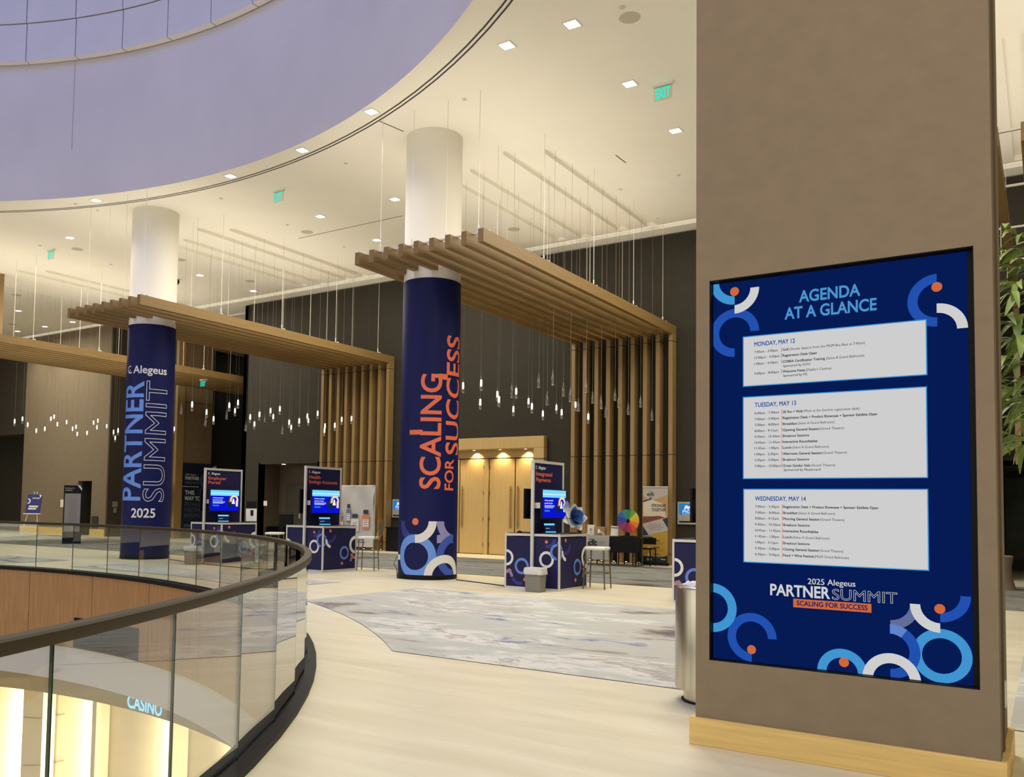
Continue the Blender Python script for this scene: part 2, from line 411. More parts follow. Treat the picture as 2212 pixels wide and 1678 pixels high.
def panel_mesh(z0, z1, under):
    b = MB(); g = .05; n = 3; a0, a1 = radians(g), radians(STEP-g); vs = []
    for i in range(n+1):
        a = a0+(a1-a0)*i/n
        for r, z in ((PR-.03, z0), (PR, z0), (PR, z1), (PR-.03, z1)) if not under else ((PR-.0, z0), (PR+.17, z0), (PR+.17, z0+.03), (PR, z1)):
            vs.append((r*cos(a), r*sin(a), z))
    fs = [(4*i+k, 4*i+(k+1) % 4, 4*i+4+(k+1) % 4, 4*i+4+k) for i in range(n) for k in range(4)]+[(0, 1, 2, 3), tuple(4*n+k for k in range(4))]
    b.add(vs, fs)
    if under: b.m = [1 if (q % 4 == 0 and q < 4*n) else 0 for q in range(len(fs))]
    return b
ZR = [12.62, 13.60, 14.58, 15.56, 16.4]
protos = {}
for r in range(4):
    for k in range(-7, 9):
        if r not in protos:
            o = panel_mesh(ZR[r]+(.008 if r else 0), ZR[r+1]-.008, r == 0).build('parapet_panel', [DRUMPANEL, mat('underside_lit', (.93, .88, .80), .6)], gal); protos[r] = o  # panel underside coloured whiter, painting in the light from below
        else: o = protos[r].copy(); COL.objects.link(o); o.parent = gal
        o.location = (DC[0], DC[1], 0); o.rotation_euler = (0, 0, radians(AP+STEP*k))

# back wall, with the recess of the service door and the portal of the maple doors
BW = 22.5; WT = 8.99
mb = MB()
for x0, x1, z0, z1 in ((-25.35, -24.32, 0, WT), (-24.32, -21.42, 2.93, WT), (-21.42, -16.75, 0, WT), (-16.75, -12.35, 3.5, WT), (-12.35, -1.0, 0, WT), (-1.0, X1, 2.55, WT)):
    mb.box(x0, x1, BW, BW+.25, z0, z1)
wb = struct(mb.build('wall_back', TAUPE_D), 'tall dark taupe fabric wall')
mb = MB()
for x in (-20.9+7.0, -6.9+.05, -19.2): mb.box(x-.008, x+.008, BW-.004, BW, 5.9, WT)
mb.build('fabric_seam', DARKLINE, wb)
# recess with the dark service door
mb = MB(); mb.box(-24.4, -24.32, BW, 23.6, 0, 2.98).box(-21.42, -21.34, BW, 23.6, 0, 2.98).box(-24.4, -21.34, BW+.02, 23.6, 2.93, 3.0)
mb.box(-24.32, -21.42, 23.5, 23.6, 0, 2.93)
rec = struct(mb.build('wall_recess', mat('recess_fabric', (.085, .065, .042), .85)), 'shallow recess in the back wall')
dk = mat('dark_door', (.04, .034, .022), .5)
d2 = struct(MB().box(-23.9, -21.9, 23.42, 23.5, 0, 2.2).build('door_2', dk, bevel=.01), 'dark double service door in the recess')
MB().box(-22.93, -22.87, 23.40, 23.425, 0, 2.2).build('door_gap', BLACK, d2)
for x in (-23.1, -22.7): MB().box(x-.02, x+.02, 23.36, 23.42, .95, 1.25).build('door_handle', ALU, d2)
# portal of the ballroom doors
pt = MB(); pt.box(-16.85, -12.25, 22.30, 22.72, 3.23, 3.58); pt.box(-16.85, -16.5, 22.30, 22.72, 0, 3.23); pt.box(-12.6, -12.25, 22.30, 22.72, 0, 3.23)
portal = struct(pt.build('trim_2', DOORW, bevel=.012), 'maple portal round the ballroom doors')
MB().box(-12.245, -12.235, 22.28, 22.5, 2.90, 2.92).box(-12.6, -12.25, 22.285, 22.3, 2.90, 2.92).build('reveal', DARKLINE, portal)
struct(MB().box(-16.5, -12.6, 22.80, 22.86, 2.99, 3.4).build('trim_3', DOORW), 'maple transom panel over the doors')
struct(MB().box(-16.5, -12.6, 22.86, 22.9, 0, 3.4).build('wall_behind_doors', BLACKW))
struct(MB().box(-14.60, -14.46, 22.74, 22.86, 0, 2.97).build('trim_4', DOORW, bevel=.01), 'maple mullion between the two pairs of doors')
dn = 2
for xa, xb, hx in ((-16.45, -15.56, -15.68), (-15.54, -14.62, -15.42), (-14.44, -13.52, -13.64), (-13.50, -12.62, -13.38)):
    dn += 1
    d = struct(MB().box(xa+.01, xb-.01, 22.80, 22.86, .02, 2.96).build('door_%d' % dn, DOORW, bevel=.006), 'tall maple ballroom door leaf')
    h = MB(); h.tube([(hx, 22.74, .82), (hx, 22.74, 2.12)], .022, 8); h.tube([(hx, 22.74, .95), (hx, 22.80, .95)], .012, 6); h.tube([(hx, 22.74, 2.0), (hx, 22.80, 2.0)], .012, 6)
    h.build('door_handle', mat('brass', (.45, .28, .10), .3, metal=.9), d, smooth=True)
    side = xa+.02 if hx > (xa+xb)/2 else xb-.02
    for z in (.3, 1.1, 1.9, 2.7): MB().box(side-.012, side+.012, 22.785, 22.80, z-.06, z+.06).build('hinge', mat('brass_dark', (.2, .12, .05), .4, metal=.8), d)
for x in (-15.9, -14.9, -13.95, -13.05):
    t = thing('recessed_downlight', 'small round downlight above the maple doors, '+{-15.9: 'leftmost of four', -14.9: 'second from left', -13.95: 'third from left', -13.05: 'rightmost of four'}[x], 'light', (x, 22.62, 3.23), group='downlights over the maple doors')
    MB().lathe([(.0, -.002), (.045, -.002), (.06, -.008), (.06, 0)], n=12).build('trim_ring', WHITE, t)
    MB().lathe([(.0, -.006), (.04, -.006)], n=12).build('lens', LAMPW, t)
    lamp('door_spot', 'SPOT', (0, .04, -.02), 60, (1, .78, .45), (radians(10), 0, 0), 03e-2, spot=115, blend=.8, parent=t)

# far left: beige lit wall, corridor walls
mb = MB()
for x0, x1, z0, z1 in ((-39.5, -35.05, 0, WT), (-35.05, -34.05, 2.35, WT), (-34.05, -33.0, 0, WT)):
    mb.box(x0, x1, 22.0, 22.2, z0, z1)
wl = struct(mb.build('wall_far_left', TAUPE_L), 'beige fabric wall at the far left')
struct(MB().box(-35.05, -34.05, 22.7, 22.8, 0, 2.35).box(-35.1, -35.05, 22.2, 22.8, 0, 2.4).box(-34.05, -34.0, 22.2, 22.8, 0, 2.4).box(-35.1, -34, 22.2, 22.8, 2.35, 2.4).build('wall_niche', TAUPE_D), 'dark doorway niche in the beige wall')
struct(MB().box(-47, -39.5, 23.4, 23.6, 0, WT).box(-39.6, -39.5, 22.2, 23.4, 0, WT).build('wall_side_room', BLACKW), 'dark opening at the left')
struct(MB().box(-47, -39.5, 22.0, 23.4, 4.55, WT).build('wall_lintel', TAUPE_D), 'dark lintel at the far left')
bd = MB(); bd.box(-39.5, -35.05, 21.96, 22.0, 0, .30).box(-34.05, -33.0, 21.96, 22.0, 0, .30)
struct(bd.build('baseboard_left', OAKB), 'light oak baseboard')
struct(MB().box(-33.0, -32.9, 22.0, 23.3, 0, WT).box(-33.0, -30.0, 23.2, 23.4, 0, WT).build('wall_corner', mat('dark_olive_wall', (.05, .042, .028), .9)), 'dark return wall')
mb = MB(); mb.box(-30.15, -30.0, 23.2, 24.95, 0, WT).box(-30.15, -30.0, 24.95, 28, 8.1, WT)
struct(mb.build('wall_corridor', BROWN), 'brown wood wall of the corridor')
struct(MB().box(-30.05, -29.9, 23.05, 23.42, 0, WT).build('trim_5', OAKV, bevel=.01), 'lighter corner post of the corridor wall')
struct(MB().box(-31.5, -30.5, 24.5, 28, 0, WT).build('wall_dark_curtain', BLACKW), 'black opening beside the corridor')
mb = MB(); mb.box(-30.0, -29.985, 23.42, 24.95, 5.68, 5.71).box(-30.0, -29.985, 23.42, 24.95, 3.12, 3.15)
struct(mb.build('trim_6', DARKLINE))
struct(MB().box(-30.3, -25.1, 28, 28.2, 0, WT).build('wall_corridor_end', BLACKW), 'dark end of the corridor')
struct(MB().box(-25.35, -25.1, BW, 28, 0, WT).build('wall_return', TAUPE_D))
struct(MB().box(X0-.2, X0, Y0, 23.5, 0, CEIL).build('wall_left', TAUPE), 'taupe wall at the left end')
struct(MB().box(X1, X1+.2, Y0, 27, 0, CEIL).build('wall_right', TAUPE), 'taupe wall at the right end')
struct(MB().box(-2.0, X1, 27.0, 27.2, 0, 4).build('wall_alcove', mat('alcove_wall', (.03, .03, .02), .8)), 'back of the alcove')
struct(MB().box(-1.1, -1.0, BW, 27, 0, 2.6).box(-1.1, X1, BW, 27, 2.55, 2.65).build('wall_alcove_side', TAUPE_D))

# ------------------------------------------------------------ carpets inlaid in the floor
def arc_pts(r, xa, xb, n=24):
    out = []
    for i in range(n+1):
        x = xa+(xb-xa)*i/n; out.append((x, RC[1]+sqrt(r*r-(x-RC[0])**2)))
    return out
def rug(name, pts, m, label, z=.006):
    o = sheet(name, [pts], z, m); tag(o, label, 'carpet'); o['group'] = 'carpets inlaid in the cream floor'; return o
RA = 15.68
def xarc(y): return RC[0]+sqrt(RA*RA-(y-RC[1])**2)
rug('inlaid_carpet', [(-.95, 6.80)]+arc_pts(RA, xarc(6.80), -9.3)+[(-9.3, 12.33), (-4.7, 12.28), (-.95, 12.25)], CARPET, 'large marbled white, grey and blue carpet in front of the orange lettered column')
rug('inlaid_carpet', arc_pts(RA, -11.1, -18.0)+[(-18.0, 12.5), (-11.1, 12.4)], CARPET, 'marbled carpet seen through the glass railing in front of the blue lettered column')
rug('inlaid_carpet', [(-19.9, 10.7), (-19.9, 12.35), (-29, 12.4), (-29, 8.6)], CARPET, 'marbled carpet at the left edge beyond the glass railing')
rug('inlaid_carpet', [(-31, 15.75), (X1, 15.55), (X1, 20.9), (-31, 20.9)], CARPET_SHADED, 'long marbled carpet with canopy shade in its colour behind the booths along the back wall')
rug('inlaid_carpet', [(-31.3, 15.75), (-31.3, 21.3), (-45, 21.3), (-45, 15.75)], CARPET, 'pale marbled carpet before the beige wall at the far left')
rug('inlaid_carpet', [(-.24, 6.9), (8, 6.9), (8, 12.3), (-.24, 12.3)], CARPET, 'marbled carpet to the right of the big pillar')

# ------------------------------------------------------------ floor opening: curb, walnut fascia, lower level
mb = MB().lathe([(RR-.10, -.04), (RR+.10, -.04), (RR+.10, .035), (RR+.02, .04), (RR+.02, .02), (RR-.03, .02), (RR-.03, .04), (RR-.10, .03), (RR-.10, -.04)], RC[0], RC[1], 160)
struct(mb.build('trim_7', BLACKM, smooth=True), 'black metal curb holding the glass railing')
struct(MB().lathe([(RR-.02, -.045), (RR-.02, -1.52)], RC[0], RC[1], 160).build('wall_opening_core', BLACKW), 'edge of the floor slab')
fas = thing('fascia_cladding', 'curved walnut cladding on the slab edge below the glass railing', 'cladding', (RC[0], RC[1], 0))
pm = None
for k in range(-3, 10):
    if pm is None:
        b = MB(); n = 6; vs = []
        for i in range(n+1):
            a = radians(.035+(8.13)*i/n)
            for r, z in ((RR-.06, -1.5), (RR-.03, -1.5), (RR-.03, -.045), (RR-.06, -.045)): vs.append((r*cos(a), r*sin(a), z))
        b.add(vs, [(4*i+q, 4*i+(q+1) % 4, 4*i+4+(q+1) % 4, 4*i+4+q) for i in range(n) for q in range(4)]+[(0, 1, 2, 3), tuple(4*n+q for q in range(4))])
        o = pm = b.build('panel', FASCIA, fas)
    else: o = pm.copy(); COL.objects.link(o); o.parent = fas
    o.rotation_euler = (0, 0, radians(47.0+8.2*k))
pv = [on_cyl(x, 1345, RC, RR-.07) for x in (160, 300)]
aa = [atan2(q.y-RC[1], q.x-RC[0]) for q in pv]
b = MB(); vs = []
for i in range(7):
    a = aa[0]+(aa[1]-aa[0])*i/6
    for r, z in ((RR-.075, -1.49), (RR-.05, -1.49), (RR-.05, -.9), (RR-.075, -.9)): vs.append((RC[0]+r*cos(a), RC[1]+r*sin(a), z))
b.add(vs, [(4*i+q, 4*i+(q+1) % 4, 4*i+4+(q+1) % 4, 4*i+4+q) for i in range(6) for q in range(4)]+[(0, 1, 2, 3), (24, 25, 26, 27)])
o = b.build('recessed_grille', BLACK, fas); o['label'] = 'dark rectangular recess'; o.data.transform(Matrix.Translation(-fas.location))
LOWW = mat('lower_plaster', (.78, .74, .72), .7)
BAND = mat('lower_band', (.36, .31, .22), .7)
LSTONE = mat('lower_stone', (.74, .65, .48), .5, var=.05, vscale=1.2)
struct(MB().lathe([(RR+.0, -1.5), (RR+.02, -2.22), (RR+.9, -2.22)], RC[0], RC[1], 160).build('trim_8', LOWW, smooth=False), 'white curved bulkhead below the walnut cladding')
BR = 15.6
struct(MB().lathe([(BR, -2.15), (BR, -2.78), (BR+1.0, -2.78)], RC[0], RC[1], 160).build('trim_9', BAND), 'olive band carrying the lit sign')
struct(MB().lathe([(16.5, -2.7), (16.5, -6.4)], RC[0], RC[1], 160).build('wall_lower', LSTONE, smooth=True), 'beige stone wall of the lower level')
struct(MB().lathe([(.1, -6.4), (17, -6.4)], RC[0], RC[1], 96).build('floor_lower', LSTONE), 'floor of the lower level')
def pilaster(pa, pb, lab, group='stone pilasters of the lower level'):
    a0 = ang_of(on_cyl(pa, 1600, RC, 16.1), RC); a1 = ang_of(on_cyl(pb, 1600, RC, 16.1), RC)
    pts = [(RC[0]+r*cos(radians(a)), RC[1]+r*sin(radians(a))) for r, a in ((16.1, a0), (16.1, a1), (16.45, a1), (16.45, a0))]
    o = MB().prism(pts, -6.4, -2.79).build('pilaster', LSTONE); tag(o, lab, 'pilaster')
    a = radians(a0+.9); c = Vector((RC[0]+16.28*cos(a), RC[1]+16.28*sin(a), -4.6)); t = Vector((-sin(a), cos(a), 0))
    s = c-t*.12; MB().tube([(s.x, s.y, -6.3), (s.x, s.y, -2.85)], .02, 6).build('light_strip', glow('strip_glow', (1, .86, .6), 12), o)
    n = Vector((cos(a), sin(a), 0))
    l = lamp('cove_light', 'AREA', c, 105, (1, .84, .56), aim=c+t*1.0+n*.35, size=3.4, size_y=.06)
    l.rotation_euler = Matrix((Vector((0, 0, 1)), (-(t+n*.35)).normalized().cross(Vector((0, 0, 1))), -(t+n*.35).normalized())).transposed().to_euler()
    return o
pilaster(47, 90, 'wide stone pilaster below the railing beside the brightest wall strip')
pilaster(197, 206, 'narrow pilaster left of the lit sign on the lower level')
pilaster(365, 374, 'narrow pilaster just right of the lit sign on the lower level')
pilaster(498, 508, 'narrow pilaster at the right end of the lower level view')
mb = MB()
for p, q in (((50, 1549), (90, 1552)), ((50, 1653), (90, 1653))):
    a, b_ = on_cyl(*p, RC, 16.09), on_cyl(*q, RC, 16.09); mb.tube([a, b_], .008, 4)
for p, q in (((100, 1549), (140, 1542)), ((100, 1650), (138, 1642))):
    a, b_ = on_cyl(*p, RC, 16.49), on_cyl(*q, RC, 16.49); mb.tube([a, b_], .008, 4)
struct(mb.build('trim_10', mat('stone_joint', (.3, .25, .18), .8)))
sg = thing('lit_sign', 'small lit sign in pale blue letters on the lower level band below the railing', 'sign', on_cyl(312, 1520, RC, BR-.03))
P1, P2 = on_cyl(275, 1520, RC, BR-.03), on_cyl(350, 1530, RC, BR-.03)
A1 = atan2(P1.y-RC[1], P1.x-RC[0]); SP = P1
pr_ = Print(lambda u, v, h: Vector((RC[0]+(BR-.03-h)*cos(A1-u/BR), RC[1]+(BR-.03-h)*sin(A1-u/BR), v)), cyl=True)
zb = on_cyl(280, 1528, RC, BR-.03).z
pr_.text('letters', glow('sign_blue', hexc(150, 215, 255), 1.6), 'CASINO', 0, zb, w=(P2-P1).length, cap=.25, bold=.03)
pr_.build(sg); fix(sg)

# ------------------------------------------------------------ big pillar with the agenda screen
PY = 5.30; PX0, PX1 = -1.83, -.225
DX0, DX1, DZ0, DZ1 = -1.745, -.312, .515, 2.865
mb = MB()
for x0, x1, z0, z1 in ((PX0, DX0, 0, CEIL), (DX1, PX1, 0, CEIL), (DX0, DX1, 0, DZ0), (DX0, DX1, DZ1, CEIL)):
    mb.box(x0, x1, PY, PY+.14, z0, z1)
mb.box(PX0, PX1, PY+.14, PY+.86, 0, CEIL)
pil = struct(mb.build('wall_pillar', TAUPE), 'large square pillar clad in taupe fabric')
MB().box(PX1, PX1+.012, PY+.22, PY+.235, .17, CEIL).build('fabric_seam', mat('seam', (.12, .09, .06), .9), pil)
mb = MB(); mb.box(PX0-.03, PX1+.03, PY-.03, PY, 0, .165).box(PX1, PX1+.035, PY, PY+.9, 0, .165).box(PX0-.03, PX0, PY, PY+.9, 0, .165)
struct(mb.build('baseboard_pillar', OAKB, bevel=.003), 'light oak baseboard round the pillar')
sw = MB().box(PX1, PX1+.012, PY+.42, PY+.50, .36, .50).build('wall_socket', WHITE, bevel=.003)
tag(sw, 'white socket plate low on the side of the taupe pillar', 'socket')

# ============================================================ glass railing round the opening
rail = thing('glass_railing', 'curved frameless glass railing with dark bronze handrail round the floor opening', 'railing', (RC[0], RC[1], 0))
ANG = [7, 10.5, 14, 17.5, 21, 24.52, 28.02, 31.52, 34.8, 38.1, 41.4, 44.8, 48.2, 51.7, 55.17, 58.0, 61.4, 65.0, 68.9, 73, 77.45, 81.92, 86.48, 91.18, 95.87, 100.5, 105, 109.5, 114]
for a0, a1 in zip(ANG[:-1], ANG[1:]):
    g = .004/RR; p = [Vector((r*cos(a), r*sin(a), 0)) for a in (radians(a0)+g, radians(a1)-g) for r in (RR-.006, RR+.006)]
    b = MB(); vs = [q+Vector((0, 0, z)) for z in (.03, .945) for q in p]
    b.mi = 0; b.add(vs, [(0, 2, 6, 4), (1, 5, 7, 3)])
    b.mi = 1; b.add(vs, [(0, 4, 5, 1), (2, 3, 7, 6), (4, 6, 7, 5)])
    b.build('glass_pane', [GLASS, GEDGE], rail)
pts = [((RR)*cos(radians(a/2)), (RR)*sin(radians(a/2)), .965) for a in range(8, 240)]
b = MB(); vs = []; n = len(pts)
for x, y, z in pts:
    l = sqrt(x*x+y*y); ux, uy = x/l, y/l
    for dr, dz in ((-.032, -.026), (.032, -.026), (.036, -.018), (.036, .018), (.028, .027), (-.028, .027), (-.036, .018), (-.036, -.018)):
        vs.append((x+ux*dr, y+uy*dr, z+dz))
fs = [(8*i+q, 8*i+(q+1) % 8, 8*i+8+(q+1) % 8, 8*i+8+q) for i in range(n-1) for q in range(8)]+[tuple(range(8)), tuple(8*(n-1)+q for q in range(8))]
b.add(vs, fs).build('handrail', BRONZE, rail, smooth=True)

# ============================================================ round columns with printed wraps
BLUE1 = mat('print_sky_blue', hexc(98, 146, 226), .45); BLUE2 = mat('print_mid_blue', hexc(58, 84, 178), .45)
BLUE3 = mat('print_deep_blue', hexc(32, 44, 130), .45); WHT = mat('print_white', (.72, .72, .72), .5); ORG = mat('print_orange', hexc(225, 108, 72), .5)
LIL = mat('print_lilac', hexc(140, 140, 190), .5); OUTW = mat('print_outline', (.50, .52, .66), .5)
CRAD = .585
def column(cx, cy, lab):
    t = thing('column', lab, 'column', (cx, cy, 0))
    MB().lathe([(CRAD, 0), (CRAD, CEIL)], n=64).build('shaft', COLW, t, smooth=True)
    MB().lathe([(CRAD, .10), (CRAD+.012, .10), (CRAD+.012, 6.02), (CRAD, 6.02)], n=96).build('printed_wrap', NAVY, t, smooth=True)
    MB().lathe([(CRAD, 0), (CRAD+.02, 0), (CRAD+.02, .09), (CRAD, .11)], n=96).build('base_ring', BLACK, t, smooth=True)
    R_ = CRAD+.013; A0 = atan2(-cy, -cx)
    P = Print(lambda u, v, h: Vector(((R_+h)*cos(A0+u/R_), (R_+h)*sin(A0+u/R_), v)), cyl=True)
    def uv(px, py):
        q = on_cyl(px, py, (cx, cy), R_, near=True); a = atan2(q.y-cy, q.x-cx)-A0
        a = (a+pi) % (2*pi)-pi; return a*R_, q.z
    return t, P, uv
c1, P, uv = column(-19.55, 14.2, 'round column in a navy wrap with blue vertical lettering and 2025 below')
def vtext(P, uv, key, m, t, xb, xc, y0, y1, bold=0, outline=0):
    ym = (y0+y1)/2; ub = uv(xb, ym)[0]; uc = uv(xc, ym)[0]; v0 = uv((xb+xc)/2, y0)[1]; v1 = uv((xb+xc)/2, y1)[1]
    P.text(key, m, t, ub, v0, w=v1-v0, cap=abs(ub-uc), bold=bold, outline=outline, rot=True)
u0, v0 = uv(288, 806); u1, _ = uv(360, 808)
P.text('lettering', WHT, 'Alegeus', u0, v0, w=u1-u0, cap=uv(290, 790)[1]-v0, bold=.02)
u0, v0 = uv(281, 800); P.ring('logo_mark', WHT, u0, v0+.02, .10, .075, 60, 300); P.ring('logo_mark', WHT, u0+.03, v0-.03, .055, .035, 100, 350)
vtext(P, uv, 'lettering', BLUE1, 'PARTNER', 306, 270, 1081, 823, bold=.022)
vtext(P, uv, 'outline_lettering', OUTW, 'SUMMIT', 357, 313, 1084, 823, outline=.011, bold=.02)
u0, v0 = uv(283, 1117); u1, _ = uv(335, 1117)
P.text('lettering', WHT, '2025', u0, v0, w=u1-u0, cap=uv(300, 1098)[1]-uv(300, 1117)[1], bold=.022)
P.build(c1)
c2, P, uv = column(-10.53, 14.32, 'round column in a navy wrap with orange vertical lettering and ring graphics at its foot')
vtext(P, uv, 'lettering', ORG, 'SCALING', 952, 909, 1056, 807, bold=.022)
vtext(P, uv, 'lettering', ORG, 'FOR', 979, 961, 1059, 991, bold=.02)
vtext(P, uv, 'lettering', ORG, 'SUCCESS', 990.3, 965, 982, 724, bold=.018)
ua, va = uv(885, 939); ub, vb = uv(913, 928); P.rect('lettering', ORG, ua, ub, va, vb)
ua, va = uv(948, 819); ub, vb = uv(967, 808.5); P.rect('lettering', ORG, ua, ub, va, vb)
cu_, cv_ = uv(897.3, 1127.5); P.ring('ring_graphic', ORG, cu_, cv_+.01, .07, n=24, h=.004)
P.ring('ring_graphic', BLUE3, cu_, cv_+.02, .43, .27, 180, 270)
P.ring('ring_graphic', WHT, cu_, cv_+.02, .43, .27, 270, 360, h=.004)
P.ring('ring_graphic', LIL, cu_+.44, cv_+.02, .43, .27, 270, 312)
P.ring('ring_graphic', LIL, cu_+.86, cv_+.02, .43, .27, 180, 270)
P.ring('ring_graphic', BLUE2, cu_+.86, cv_-.67, .43, .27, 90, 270, h=.003)
P.ring('ring_graphic', BLUE1, cu_, cv_-.67, .43, .27, 0, 360, h=.0035)
P.ring('ring_graphic', WHT, cu_+.62, cv_-1.07, .43, .27, 0, 180, h=.005)
P.build(c2)
bk = MB().box(-.02, .02, -.03, .03, -.05, .05).build('plug_box', WHITE); bk.location = on_cyl(864, 1203, (-10.53, 14.32), .6, True)
tag(bk, 'small white plug box low on the left side of the orange lettered column', 'plug')
a = at(858, 1248, Z=.01); q = bk.location
cb = MB().tube([q, q+Vector((-.10, .02, 0)), q+Vector((-.17, .02, -.15)), Vector((a.x-.02, a.y, .2)), a, a+Vector((.35, -.05, 0))], .008, 6).build('power_cord', BLACK)
tag(cb, 'thin black power cord dropping beside the orange lettered column to the floor', 'cord')
a, b_ = at(985, 1252, Z=.008), at(1092, 1265.5, Z=.008); c_ = at(1108, 1269, Z=.008)
tag(MB().tube([a, a.lerp(b_, .5)+Vector((0, .02, 0)), b_], .010, 5).build('extension_cable', BLACK), 'black cable along the floor from the orange lettered column to the nearest booth', 'cord')
pts = [at(x, y, Z=.008) for x, y in ((366, 1208), (400, 1213), (470, 1221), (540, 1228), (592, 1229.5))]
tag(MB().tube(pts, .012, 5).build('extension_cable', BLACK), 'black cable along the floor beyond the glass from the blue lettered column', 'cord')

# ============================================================ slatted oak canopies
BZ0, BZ1 = 6.17, 6.415
def canopy(xl, yb0, yb1, lab, slats=True, slat_bottom=0, n=9, step=.362, w=.115):
    t = thing('slatted_canopy', lab, 'canopy', (xl, yb0, 0), group='oak canopies hung from the ceiling')
    bm_ = MB().box(0, w, 0, yb1-yb0, BZ0, BZ1); sl = MB()
    zs = [slat_bottom, .27, 2.92, 5.97, BZ0] if slat_bottom < .2 else [slat_bottom, 2.92, 5.97, BZ0]
    for i in range(len(zs)-1):
        sl.mi = 0; sl.box(0, w, 0, .27, zs[i]+(.022 if i else 0), zs[i+1])
        if i: sl.mi = 1; sl.box(.006, w-.006, .006, .264, zs[i]-.001, zs[i]+.023)
    B = Sl = None
    for i in range(n):
        if B is None: B = o = bm_.build('beam', OAK, t)
        else: o = B.copy(); COL.objects.link(o); o.parent = t
        o.location = (step*i, 0, 0)
        if slats:
            if Sl is None: Sl = o = sl.build('slat', [OAKV, DARKLINE], t)
            else: o = Sl.copy(); COL.objects.link(o); o.parent = t
            o.location = (step*i, yb1-yb0-.27, 0)
    W_ = step*(n-1)+w; CB = None; K = None
    rows = [.25, 2.5, 4.75, 7.0, 9.0]+([11.3, 13.4] if yb1-yb0 > 11 else [])
    for j, ry in enumerate(rows):
        if CB is None: CB = o = MB().box(.03, W_-.03, -.02, .02, BZ1+.002, BZ1+.035).build('cross_bar', WHITE, t)
        else: o = CB.copy(); COL.objects.link(o); o.parent = t
        o.location = (0, ry, 0)
        for cx in ((.45, 1.25, 2.0, 2.78) if j == 0 else (.6, 1.75, 2.9)):
            if K is None:
                k = MB().tube([(0, 0, BZ1+.01), (0, 0, CEIL)], .0055, 5, cap=False); k.tube([(0, 0, BZ1+.03), (0, 0, BZ1+.16)], .014, 6)
                K = o = k.build('suspension_cable', CABLE, t)
            else: o = K.copy(); COL.objects.link(o); o.parent = t
            o.location = (cx+random.uniform(-.05, .05), ry, 0)
    return t
canopy(-11.30, 12.78, 22.42, 'oak slatted canopy beside the orange lettered column, its slats running down the wall')
canopy(-21.00, 12.70, 22.42, 'oak slatted canopy beside the blue lettered column, its slats ending behind the middle booths')
canopy(-29.0, 12.2, 27.0, 'oak slatted canopy at the far left, seen from below with open ribs', slats=False)
canopy(-1.30, 12.80, 22.42, 'oak slatted canopy glimpsed past the right side of the taupe pillar', slat_bottom=2.55)
hs = MB().box(-.15, .15, 0, .12, 6.5, 9.1).build('hanging_slat', OAKV); hs.location = (-29.45, 15.29, 0)
tag(hs, 'upright oak board cut by the left edge of the view above the far canopy', 'board')

ORDW = 'first second third fourth fifth sixth seventh eighth ninth tenth eleventh twelfth thirteenth fourteenth fifteenth sixteenth seventeenth eighteenth nineteenth twentieth twenty-first twenty-second twenty-third twenty-fourth twenty-fifth twenty-sixth twenty-seventh twenty-eighth twenty-ninth thirtieth'.split()
def uplight(x, y, lab, P=60):
    t = thing('floor_uplight', lab, 'light', (x, y, 0), group='floor uplights between the oak slats')
    MB().lathe([(.0, .03), (.035, .03), (.045, .026), (.045, 0)], n=12).build('housing', BLACKM, t)
    MB().lathe([(.0, .032), (.03, .032)], n=12).build('lens', glow('uplight_lens', (1, .85, .6), 14), t)
    lamp('uplight_spot', 'SPOT', (0, 0, .05), P, (1, .66, .30), size=.02, spot=50, blend=.9, aim=(0, .10, 3), parent=t)
for i in range(8): uplight(-11.30+.362*i+.24, 22.2, 'tiny floor uplight, '+ORDW[i]+' from left, between the slats behind the table and banner')
for j, i in enumerate((1, 3, 5, 6, 7)): uplight(-21.00+.362*i+.24, 22.2, 'tiny floor uplight, '+ORDW[j]+' from left, between the slats behind the fabric display')
lamp('uplight_spot', 'SPOT', (-18.12, 22.02, .05), 16, (1, .62, .26), size=.02, spot=40, blend=.9, aim=(-18.1, 22.25, 3))

